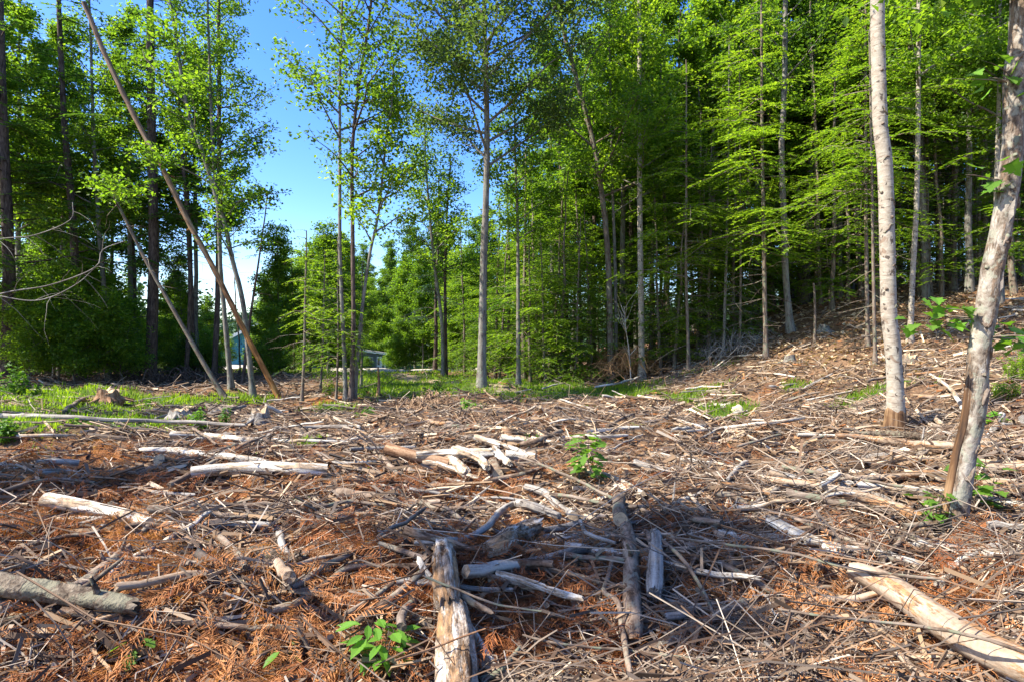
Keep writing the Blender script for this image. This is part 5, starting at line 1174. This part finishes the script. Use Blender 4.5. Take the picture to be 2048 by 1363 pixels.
def bare_sapling():
    b = hit(1262, 762); g = np.random.default_rng(9); e = empty('bare_sapling', b); tag(e, 'small leafless whitish sapling in front of the brush pile', 'sapling')
    P = np.array([at(x, y, b[1]) for x, y in ((1262, 760), (1258, 700), (1252, 660), (1248, 612))]) - b
    P[0] = (0, 0, -.05); A, t = resample(P, .1); mb = MB(); tube(mb, A, .028 * (1 - .7 * t), 6, 0, 0, None); mb.build('trunk', M['bleached'], e); mb = MB()
    for k in range(16): limb(mb, A[int(g.uniform(.3, .95) * len(A))], g.choice([0, 3.14]) + g.normal(0, .6), g.uniform(.6, 1.1), g.uniform(.3, .9), .012, g, sides=4)
    o = mb.build('branches', M['bleached'], e); o['kind'] = 'stuff'
bare_sapling()

# ------------------------------------------------------------------ loose sticks, each one its own object
def stick_meshes():
    out = {}
    for mt in ('bark_log', 'bleached', 'silver', 'bark_brown', 'tanlog'):
        L = []
        for k in range(5):
            g = np.random.default_rng(k + 50); n = 12; t = np.linspace(0, 1, n)
            P = np.stack([t - .5, np.cumsum(g.normal(0, .013, n)), np.cumsum(g.normal(0, .010, n))], -1); P -= P.mean(0)
            r = (0.030 + 0.012 * k / 5) * (1 - .45 * t) * (0.7 if k % 2 else 1.0); mb = MB(); tube(mb, P, r, 9, .12, 0, 1, seed=k, jag=.02)
            if k in (1, 3):
                i = 6; d = nrm(np.array([.5, .6, .25])); q = P[i]; tube(mb, np.array([q, q + d * .10, q + d * .2 + [0, 0, .02]]), [.013, .010, .006], 6, .1, 0, 1, seed=k)
            L.append(mb.mesh('stick', [M[mt], M['cut'] if k == 2 else M[mt]]))
        out[mt] = L
    return out
SM = stick_meshes()
LB = {'bark_log': 'short brown barked stick lying loose among the slash', 'bleached': 'bleached whitish stick lying loose among the slash', 'silver': 'weathered grey stick lying loose among the slash',
      'bark_brown': 'dark brown stick lying loose among the slash', 'tanlog': 'peeled tan stick lying loose among the slash'}
g = np.random.default_rng(77)
cnt = 0
GL = [('the thick lichened log', 130, 1195), ('the sawn pale log', 190, 1020), ('the level bleached log', 520, 940), ('the knobbly chunk', 550, 1108), ('the curved barked branch', 660, 1165), ('the bleached heap', 920, 912), ('the hollow log', 1025, 1072), ('the white crumbling log', 905, 1230), ('the flaky barked pole', 1262, 1180),
 ('the grey splintered round', 1310, 1130), ('the largest fallen trunk', 1860, 1235), ('the white split log', 1600, 1065), ('the long tapering trunk', 1680, 985), ('the leaning pale tree', 1903, 1065), ('the oak sapling', 1180, 960), ('the small brown stump', 1019, 870), ('the crooked white branch', 1500, 850), ('the tall smooth aspen', 1790, 862),
 ('the very long grey log', 250, 838), ('the clean white pole', 420, 872), ('the tall thin clump', 700, 800), ('the yellowish boulder', 1475, 820), ('the leafy seedling', 762, 1335), ('the brush pile', 1238, 760), ('the split branch', 1080, 1175), ('the shaded mound', 850, 806), ('the brown short log', 1365, 1225), ('the thin pale pole', 610, 881), ('the jagged stump', 216, 800), ('the right edge logs', 2010, 905)]
GL = [(n_, hit(a_, b_)) for n_, a_, b_ in GL]; SP = {}
while cnt < 280:
    Y = 2.4 * (19 / 2.4) ** g.random() ** 0.85; x = g.uniform(-.95, .95) * Y
    if Y > 15 and x > 7 and g.random() < .5: continue
    mt = g.choice(list(LB), p=[.26, .26, .24, .14, .10] if x > -.1 * Y else [.30, .16, .22, .24, .08])
    me = SM[mt][g.integers(5)]; L = g.uniform(.35, 1.1) * (1 + Y * .045); th = g.uniform(.45, 1.15) * (1.7 if g.random() < .18 and Y > 4.5 else 1)
    o = bpy.data.objects.new('stick', me); link(o)
    yaw = g.normal(0, .55) if g.random() < .7 else g.uniform(0, 6.28)
    dzx = float(ground(x + .2 * math.cos(yaw), Y + .2 * math.sin(yaw)) - ground(x - .2 * math.cos(yaw), Y - .2 * math.sin(yaw))) / .4
    o.location = (x, Y, float(ground(x, Y)) + .03 + g.uniform(0, .05))
    o.rotation_euler = (g.uniform(0, 6.28), -math.atan(dzx) + g.normal(0, .07), yaw); o.scale = (L, th, th)
    tag(o, LB[mt], 'stick', 'loose sticks strewn over the clearing'); cnt += 1
    nm_ = min(GL, key=lambda t: abs(math.log(t[1][1] / Y)) * 3 + abs(t[1][0] / t[1][1] - x / Y))[0]; SP.setdefault((mt, nm_), []).append((L, o))
for (mt, nm_), L_ in SP.items():
    L_.sort(key=lambda t: t[0]); n_ = len(L_)
    for i_, (_, o) in enumerate(L_):
        a_ = 'loose' if n_ == 1 else ('shorter', 'longer')[i_] if n_ == 2 else 'shortest' if i_ == 0 else 'longest' if i_ == n_ - 1 else 'medium'
        o['label'] = a_ + ' ' + {'bark_log': 'brown barked', 'bleached': 'bleached whitish', 'silver': 'weathered grey', 'bark_brown': 'dark brown', 'tanlog': 'peeled tan'}[mt] + ' stick lying near ' + nm_

# ------------------------------------------------------------------ the uncountable litter of the ground
g = np.random.default_rng(123)
def spots(n, y0, y1, p=1.0, marg=1.02):
    Y = y0 * (y1 / y0) ** (g.random(n) ** p); x = g.uniform(-1, 1, n) * (Y * marg * .92 + .5)
    return x, Y
def slope_pitch(x, y, yaw):
    e = .15; return np.arctan((ground(x + e * np.cos(yaw), y + e * np.sin(yaw)) - ground(x - e * np.cos(yaw), y - e * np.sin(yaw))) / (2 * e))
def clump(x, y): return np.clip(.62 + .5 * np.sin(x * 2.3 + 1.7 * np.sin(y * 1.9)) * np.sin(y * 2.6 + 1.3 * np.sin(x * 1.5)) + .25 * np.sin(5.2 * x + 2 * np.sin(4 * y)) * np.sin(4.7 * y), .12, 1)
def bareness(x, y):   # how much wood debris lies here: none on the grass, track and road
    return (1 - .55 * np.clip((x - .12 * y - 4.2) / 2, 0, 1) * np.clip((y - 12) / 3, 0, 1)) * (1 - 0.93 * green_mask(x, y)) * (1 - .8 * track_mask(x, y)) * np.clip((34 - y) / 6, 0, 1) * clump(x, y)
def twig_field(name, label, n, y0, y1, mats, Lr, rr, tmpl, keep, lift=(0.0, .05), ysd=.7, grow=0.0, pp=1.0, pit=.12):
    x, y = spots(n, y0, y1, pp); k = g.random(n) < keep(x, y); x, y = x[k], y[k]; n = len(x)
    yaw = np.where(g.random(n) < .65, g.normal(0, ysd, n), g.uniform(0, 6.28, n))
    L = g.uniform(*Lr, n) * (1 + grow * y); r = g.uniform(*rr, n) * (1 + grow * y) 
    z = ground(x, y) + g.uniform(*lift, n) + r
    pos = np.stack([x, y, z], -1); pit_ = slope_pitch(x, y, yaw) + g.normal(0, pit, n); ro = g.uniform(0, 6.28, n)
    mb = MB(); w = g.integers(0, len(tmpl), n); mi = g.integers(0, len(mats), n)
    for a in range(len(tmpl)):
        for b in range(len(mats)):
            q = (w == a) & (mi == b)
            if q.any(): scatter(mb, *tmpl[a], pos[q], yaw[q], pit_[q], ro[q], L[q], r[q], mat=b, g=g, smooth=False)
    o = mb.build(name, [M[m] for m in mats]); tag(o, label, 'debris', kind='stuff'); return o
TT = [twig_template(4, 3, .5, g) for _ in range(7)] + [twig_template(3, 3, .2, g) for _ in range(3)]
TC_ = [twig_template(1, 3, 0, g), twig_template(2, 4, .12, g)]
or_ = lambda x, y: np.clip(pmask(ORANGE, x, y) + np.clip(.35 + .5 * np.sin(x * 1.3 + 2 * np.sin(y * .9)) * np.sin(y * 1.7 + x), 0, .6) * np.clip((9.5 - y) / 4, 0, 1) * np.clip(1.2 - .5 * x / np.maximum(y, 1), .3, 1), 0, 1)
twig_field('twigs', 'thin grey and brown twigs strewn thickly over the clearing', 38000, 1.5, 24, ['twig_grey', 'twig_brown', 'twig_grey'], (.15, .62), (.002, .0055), TT, lambda x, y: bareness(x, y) * (1 - .68 * or_(x, y)), grow=.06, lift=(0, .09))
twig_field('branchwood', 'finger thick broken branches strewn over the clearing', 14000, 1.6, 26, ['twig_grey', 'twig_brown', 'chip'], (.14, .55), (.006, .015), TT, lambda x, y: bareness(x, y), grow=.04, lift=(0, .06))
twig_field('wood_chips', 'torn pale wood chips and bark shreds covering the ground', 36000, 1.5, 28, ['chip', 'twig_brown', 'chip_orange'], (.02, .12), (.004, .014), TC_, lambda x, y: bareness(x, y) * (1 - .35 * or_(x, y)), grow=.07, lift=(-.01, .035))
twig_field('bleached_slivers', 'white weathered slivers of wood over the middle of the clearing', 5200, 4.5, 22, ['bleached_s'] if False else ['chip'], (.15, .6), (.010, .026), TC_, lambda x, y: bareness(x, y) * (1 - .5 * or_(x, y)), grow=.02, ysd=.35)
# long thin switches bowed over the right foreground
twig_field('switches', 'long thin switches lying across the right foreground', 900, 2.0, 9, ['twig_grey', 'twig_brown'], (.7, 1.9), (.003, .006), TT, lambda x, y: np.clip(.25 + x / y, .05, 1), lift=(.04, .16), ysd=.5, pit=.06)

def frond_template(g):
    V = []; Fc = []
    def quad(p, d, w, sag):
        d = np.array(d); s = nrm(np.array([-d[1], d[0], 0])) * w; k = len(V)
        V.extend([p - s * .4, p + d * .5 - s * 1.0 + [0, 0, -sag * .4], p + d + [0, 0, -sag], p + d * .5 + s + [0, 0, -sag * .4]]); Fc.append((k, k + 1, k + 2, k + 3))
    for i in range(13):
        t = i / 13; p = np.array([t, .06 * math.sin(3 * t), .10 * math.sin(2.6 * t)])
        for s in (-1, 1):
            a = s * (0.75 + g.normal(0, .15)); l = .30 * (1 - .6 * t) * g.uniform(.7, 1.2)
            quad(p, [math.cos(a) * l, math.sin(a) * l, g.normal(.02, .05)], .013, g.uniform(.02, .12))
    k = len(V); V.extend([[0, -.008, 0], [1, 0, .05], [1, .004, .05], [0, .008, 0]]); Fc.append((k, k + 1, k + 2, k + 3))
    V = np.array([np.asarray(v, float) for v in V]); V[:, 0] -= .5
    return V, np.zeros_like(V), np.array(Fc)
FT = [frond_template(g) for _ in range(6)]
def frond_field():
    n = 34000; x, y = spots(n, 1.5, 15, .9); o_ = or_(x, y); k = g.random(n) < (o_ * .95 + .03) * np.maximum(bareness(x, y), .55 * (1 - green_mask(x, y))); x, y = x[k], y[k]; n = len(x)
    yaw = g.uniform(0, 6.28, n); pit_ = slope_pitch(x, y, yaw) + g.normal(.1, .45, n); ro = g.normal(0, .8, n); L = g.uniform(.07, .25, n) * (1 + .03 * y)
    # fronds hang in clumps, redder in some clumps than in others
    cl = np.clip(.5 + .4 * np.sin(x * 2.1 + 2 * np.sin(y * 1.7)) + g.normal(0, .25, n), 0, 1)
    tcs = np.stack([cl, g.random(n), g.random(n)], -1)
    lift = np.where(g.random(n) < .3, g.uniform(.03, .13, n), g.uniform(0, .05, n)) * (o_[k] ** .5)
    mb = MB(); w = g.integers(0, 6, n); pos = np.stack([x, y, ground(x, y) + .01 + lift], -1)
    for a in range(6):
        q = w == a; scatter(mb, *FT[a], pos[q], yaw[q], pit_[q], ro[q], L[q], L[q], g=g, tcs=tcs[q])
    tag(mb.build('dead_fronds', M['frond']), 'rust orange dried hemlock sprays heaped over the foreground', 'debris', kind='stuff')
frond_field()
def needle_field():
    n = 120000; x, y = spots(n, 1.4, 10, .85); k = g.random(n) < (or_(x, y) * .9 + .08); x, y = x[k], y[k]; n = len(x)
    V = np.array([[-.5, 0, 0], [0, .5, .08], [.5, 0, 0]]); C0 = V * [1, 0, 1]; R0 = V * [0, 1, 0]
    yaw = g.uniform(0, 6.28, n); mb = MB()
    scatter(mb, C0, R0, np.array([(0, 1, 2)]), np.stack([x, y, ground(x, y) + g.uniform(.002, .05, n)], -1), yaw, g.normal(0, .4, n), g.normal(0, .7, n), g.uniform(.025, .07, n), g.uniform(.003, .009, n), g=g)
    tag(mb.build('loose_needles', M['frond']), 'loose orange needles sprinkled between the twigs', 'debris', kind='stuff')
needle_field()
def duff_field():
    n = 90000; x, y = spots(n, 1.4, 16, .9); k = g.random(n) < bareness(x, y) * (1 - .6 * or_(x, y)); x, y = x[k], y[k]; n = len(x)
    V = np.array([[-.5, 0, 0], [0, .5, .08], [.5, 0, 0]]); mb = MB()
    scatter(mb, V * [1, 0, 1], V * [0, 1, 0], np.array([(0, 1, 2)]), np.stack([x, y, ground(x, y) + g.uniform(.002, .045, n)], -1), g.uniform(0, 6.28, n), g.normal(0, .35, n), g.normal(0, .6, n), g.uniform(.02, .07, n) * (1 + .07 * y), g.uniform(.004, .012, n) * (1 + .07 * y), g=g)
    tag(mb.build('fine_duff', M['chip']), 'fine tan shreds and dry stems filling the gaps between sticks', 'debris', kind='stuff')
duff_field()
def litter_field(name, label, n, y0, y1, keep, size, mat, pp=1.0, lift=.04):
    x, y = spots(n, y0, y1, pp); k = g.random(n) < keep(x, y); x, y = x[k], y[k]; n = len(x)
    V = np.array([[-.5, 0, .05], [-.2, .3, .16], [.25, .26, .10], [.5, 0, 0.02], [.2, -.3, .12], [-.25, -.26, .14], [0, 0, -.02]])
    Fc = np.array([(0, 1, 6), (1, 2, 6), (2, 3, 6), (3, 4, 6), (4, 5, 6), (5, 0, 6)])
    mb = MB(); L = g.uniform(*size, n) * (1 + .05 * y)
    scatter(mb, V, 0 * V, Fc, np.stack([x, y, ground(x, y) + g.uniform(.003, lift, n)], -1), g.uniform(0, 6.28, n), g.normal(0, .45, n), g.normal(0, .5, n), L, L, g=g)
    tag(mb.build(name, M[mat]), label, 'debris', kind='stuff')
litter_field('fallen_leaves', 'dry curled tan leaves scattered among twigs of the clearing', 16000, 1.5, 20, lambda x, y: bareness(x, y) * .8, (.022, .06), 'litter')
litter_field('bark_flakes', 'curled brown bark flakes and crumbs between the sticks', 15000, 1.5, 18, lambda x, y: bareness(x, y), (.02, .085), 'flake')
litter_field('slope_leaves', 'brown leaf litter covering the wooded slope', 26000, 11, 34, lambda x, y: np.clip((x - .12 * y - 3.6) / 2, 0, 1), (.05, .085), 'litter', .8)

# ------------------------------------------------------------------ grass, weeds, seedlings, sprouts
def grass_field():
    n = 230000; x, y = spots(n, 5, 44, .6); gm = green_mask(x, y); far = np.clip((y - 30) / 6, 0, 1) * (x < 6) * .8
    roadm = np.abs(np.interp(x, [-30, -16, -10.5, -6, -1, 3, 6], [60, 46, 39.5, 39.5, 43, 52, 75]) - y) < 3.3
    k = (g.random(n) < np.maximum(gm * .85, far)) & ~roadm; x, y = x[k], y[k]; n = len(x)
    V = np.array([[-.5, 0, 0], [.5, 0, 0], [.35, .25, .55], [-.25, .25, .55], [.1, .7, 1.0]]); C0 = V * [0, .45, 1]; R0 = V * [1, 0, 0]
    mb = MB(); yaw = g.uniform(0, 6.28, n); H_2 = g.uniform(.07, .20, n) * np.clip(.5 + y * .03, .5, .95); w = g.uniform(.010, .02, n) * (1 + .07 * y)
    scatter(mb, C0, R0, np.array([(0, 1, 2, 3), (3, 2, 4, -1)]), np.stack([x, y, ground(x, y) - .01], -1), yaw, g.normal(0, .2, n), g.normal(0, .2, n), H_2, w, g=g)
    tag(mb.build('grass', M['grass']), 'bright grass beside the track and in patches of the clearing', 'grass', kind='stuff')
grass_field()
def weeds(cx, cy, w, h, n, size, label, seed, mat='weed', name='weed_clump', stems=7):
    b = hit(cx, cy); k = b[1] / F; gg = np.random.default_rng(seed); e = empty(name, b); tag(e, label, 'plant')
    mb, ms = MB(), MB()
    per = max(4, n // stems)
    for s in range(stems):
        x = gg.normal(0, w * k * .3); yy = gg.normal(0, w * k * .2); H2 = h * k * gg.uniform(.5, 1.05) * math.exp(-(x / (w * k * .8)) ** 2)
        z0 = float(ground(b[0] + x, b[1] + yy)) - b[2]
        t = np.linspace(0, 1, 5); P = np.stack([x + gg.normal(0, .12) * H2 * t, yy + gg.normal(0, .12) * H2 * t, z0 - .02 + H2 * t], -1)
        tube(ms, P, .004 + .004 * (1 - t), 4, 0, 0, None, seed=s)
        u = gg.uniform(.15, 1.02, per); C = np.stack([np.interp(u, t, P[:, i]) for i in range(3)], -1); a = gg.uniform(0, 6.28, per)
        dd = np.stack([np.cos(a), np.sin(a), 0 * a + .15], -1); l = size * gg.uniform(.6, 1.5, per)
        leaves(mb, C + dd * l[:, None] * .7, size, up=.7, g=gg, dirs=dd, aspect=.5)
    o = ms.build('stems', M[mat], e); o['kind'] = 'stuff'; o = mb.build('foliage', M[mat], e); o['kind'] = 'stuff'
weeds(30, 792, 60, 64, 300, .13, 'tall pale green weed clump at the left edge before the dark trunks', 1, stems=12)
weeds(10, 880, 50, 44, 260, .09, 'low dark green weed clump at the left edge of the clearing', 2)
weeds(392, 850, 38, 40, 220, .075, 'leafy weed clump standing before the dark grey stumps', 3)
weeds(456, 858, 18, 46, 160, .07, 'upright narrow weed right of the leafy one before the stumps', 4, stems=3)
weeds(312, 815, 40, 24, 160, .08, 'small bright weed clump right of the jagged reddish stump', 5)
weeds(932, 826, 34, 34, 200, .09, 'bright young shoot in front of the shaded mound', 6, 'seedling')
weeds(875, 790, 44, 36, 220, .10, 'dark leafy weed on the shaded mound beside the track', 7, 'maple_dark')
weeds(255, 858, 70, 20, 200, .07, 'low weeds in the shade below the very long grey log', 8)
weeds(160, 855, 80, 20, 200, .07, 'low weeds at the left below the very long grey log', 9)
weeds(660, 826, 40, 16, 120, .07, 'low green weeds at the foot of the tall thin clump', 10)
weeds(735, 830, 40, 22, 140, .08, 'loose green weeds beside the tall thin clump', 11)
weeds(655, 795, 22, 56, 160, .07, 'light green climber at the stem of the young hemlock', 12, 'maple', stems=3)
weeds(1310, 722, 60, 50, 300, .11, 'light green leafy bush right of the straight pale trunk', 13, 'maple', 'leafy_bush', 9)
weeds(1236, 762, 30, 26, 120, .10, 'small yellow green bush at the foot of the brush pile', 14, 'seedling')
weeds(2010, 800, 60, 40, 700, .045, 'dense low green bush on the slope, nearer of two at the right edge', 15, 'hemlock_lit', 'low_bush', 26)
weeds(2050, 760, 70, 62, 900, .05, 'dense low green bush on the slope, farther of two at the right edge', 16, 'hemlock_lit', 'low_bush', 30)
weeds(1740, 795, 40, 10, 110, .05, 'green tuft left of the tall smooth aspen', 17)
weeds(1592, 784, 26, 9, 70, .05, 'green tuft in front of the slope', 18)
weeds(1745, 822, 40, 10, 90, .05, 'lower green tuft left of the tall smooth aspen', 19)
weeds(1660, 596, 34, 40, 110, .13, 'small young hemlock sprig high on the slope', 20, 'hemlock_lit')
weeds(1497, 1050, 12, 8, 16, .03, 'tiny green tuft right of the shade patch', 21)
g3 = np.random.default_rng(31)
for k_ in range(22):
    Y_ = g3.uniform(4, 14); X_ = g3.uniform(-.85, .85) * Y_; z_ = float(ground(X_, Y_)); px_, py_ = CX + X_ / Y_ * F, CY + (CAMZ - z_) / Y_ * F
    near_ = min(GL, key=lambda t: abs(math.log(t[1][1] / Y_)) * 3 + abs(t[1][0] / t[1][1] - X_ / Y_))[0]
    weeds(px_, py_, .22 * F / Y_, g3.uniform(.08, .2) * F / Y_, int(g3.uniform(14, 50)), .035, g3.choice(['tiny green sprig growing near ', 'small weed tuft growing near ', 'low green shoot growing near ']) + near_, 100 + k_, g3.choice(['weed', 'maple_dark', 'grass']), stems=4)
weeds(480, 1148 - 40, 16, 10, 20, .035, 'tiny green tuft left of the knobbly lichened chunk', 22)

def leaf_mesh(kind, mat):
    if kind == 'oak': half = [(0, 0), (.10, .05), (.20, .17), (.29, .10), (.42, .26), (.52, .14), (.66, .30), (.76, .16), (.90, .16), (1.0, 0)]
    elif kind == 'maple': half = [(0, 0), (.02, .20), (-.08, .42), (.20, .34), (.30, .62), (.46, .34), (.56, .40), (.66, .18), (.80, .16), (1.0, 0)]
    else: half = [(0, 0), (.15, .12), (.32, .215), (.45, .20), (.50, .245), (.62, .19), (.66, .21), (.80, .11), (1.0, 0)]
    V = []; Fc = []
    m = len(half)
    for x, y in half: V.append((x, 0, -.10 * x * x))
    for x, y in half: V.append((x, y, .22 * y - .10 * x * x))
    for x, y in half: V.append((x, -y, .22 * y - .10 * x * x))
    for i in range(m - 1):
        Fc.append((i, i + 1, m + i + 1, m + i)); Fc.append((i + 1, i, 2 * m + i, 2 * m + i + 1))
    mb = MB(); V = np.array(V); mb.add(V, Fc, np.tile(np.array([[.7, .3, .3]]), (len(V), 1))); return mb.mesh('leaf', M[mat])
LM = {('ser', 'seedling'): leaf_mesh('ser', 'seedling'), ('oak', 'maple_dark'): leaf_mesh('oak', 'weed'), ('maple', 'seedling'): leaf_mesh('maple', 'seedling'), ('maple', 'maple'): leaf_mesh('maple', 'weed')}
def seedling(px, py, hpx, n, lpx, kind, label, seed, spread=1.0, stems=1, mat='seedling', name='seedling', lean=0.0, base=None, z0=0):
    b = hit(px, py) if base is None else np.array(base); k = b[1] / F; gg = np.random.default_rng(seed); e = empty(name, b); tag(e, label, 'plant')
    me = LM[(kind, mat)]; Hh = hpx * k; l0 = lpx * k
    for s in range(stems):
        t = np.linspace(0, 1, 7); a0 = gg.uniform(0, 6.28); P = np.stack([(math.cos(a0) * .25 * (stems > 1) + lean) * Hh * t, math.sin(a0) * .2 * Hh * t * (stems > 1), -.03 + (Hh + .03) * t * gg.uniform(.8, 1)], -1)
        P[1:, :2] += gg.normal(0, .02 * Hh, (6, 2)); mb = MB(); tube(mb, P, np.linspace(.0045, .002, 7), 5, 0, 0, None); mb.build('stem', M['bark_brown'], e)
        m = n // stems
        for i in range(m):
            u = .25 + .75 * (i + .5) / m; q = np.array([np.interp(u, t, P[:, c]) for c in range(3)]); a = i * 2.4 + gg.normal(0, .4)
            o = bpy.data.objects.new('leaf', me); link(o, e); sc = l0 * gg.uniform(.7, 1.15); d = np.array([math.cos(a), math.sin(a), .3]) * sc * .35 * spread
            o.location = q + d; o.rotation_euler = (gg.normal(0, .25), gg.uniform(-.25, .45), a); o.scale = (sc,) * 3
seedling(762, 1340, 100, 44, 46, 'ser', 'bright green leafy seedling at the bottom left of the white crumbling log', 1, 1.5, 4)
seedling(278, 1305, 40, 6, 44, 'oak', 'small green seedling in the needles at the bottom left', 2, 1, 1, 'maple_dark')
seedling(575, 1345, 60, 8, 44, 'ser', 'small bright seedling left of the leafy one at the bottom', 3, 1.2, 1)
seedling(1574, 1312, 34, 6, 30, 'ser', 'tiny green seedling at the bottom right of centre', 4)
seedling(1296, 1222, 12, 3, 18, 'maple', 'tiny seedling by the flaky barked pole', 5)
seedling(1530, 1152, 12, 3, 14, 'maple', 'dark tiny seedling in the right hand shade', 6, mat='maple')
seedling(316, 1044, 8, 3, 14, 'maple', 'tiny green sprig by the small white split piece', 7)
seedling(1180, 972, 104, 50, 34, 'oak', 'leafy oak sapling standing alone in the middle of the slash', 8, 1.1, 2, 'maple_dark', 'oak_sapling')
seedling(1862, 1072, 100, 34, 20, 'maple', 'green sprouts on the left of the leaning pale tree foot', 9, 1.5, 5, 'maple', 'maple_sprouts')
seedling(1958, 1040, 130, 34, 28, 'maple', 'green sprouts on the right of the leaning pale tree foot', 10, 1.7, 5, 'maple', 'maple_sprouts')
seedling(1990, 860, 40, 16, 16, 'maple', 'maple sprout beyond the leaning pale tree at right', 11, 1.5, 3, 'seedling', 'maple_sprouts')
# leafy twigs sprouting from the leaning tree's trunk
gg = np.random.default_rng(5)
for (z, s, n, L) in ((1.55, -1, 26, .42), (1.35, 1, 26, .40), (2.35, -1, 9, .3), (2.9, 1, 12, .35), (3.15, -1, 10, .4), (3.5, 1, 16, .5), (3.7, -1, 26, .6), (4.0, 1, 18, .6), (4.15, -1, 26, .7)):
    i = int(np.argmin(abs(PB[:, 2] - z))); mb = MB()
    for q in range(3):
        a = (math.pi if s < 0 else 0) + gg.normal(-.2 * s, .5); A = limb(mb, PB[i], a, gg.uniform(0, .6), L * gg.uniform(.7, 1.2), .006, gg, sides=4, lift=-.2)
        if q == 0: tw = []
        tw.append(A)
    spr = mb.build('sprout', M['bark_brown'], eB)
    for q in range(n):
        A = tw[q % 3]; c = A[gg.integers(1, 6)]; o = bpy.data.objects.new('leaf', LM[('maple', 'maple' if gg.random() < .6 else 'seedling')]); link(o, spr)
        a = gg.uniform(0, 6.28); sc = gg.uniform(.07, .12); o.location = c + gg.normal(0, .05, 3); o.rotation_euler = (gg.normal(0, .4), gg.uniform(0, .8), a); o.scale = (sc,) * 3
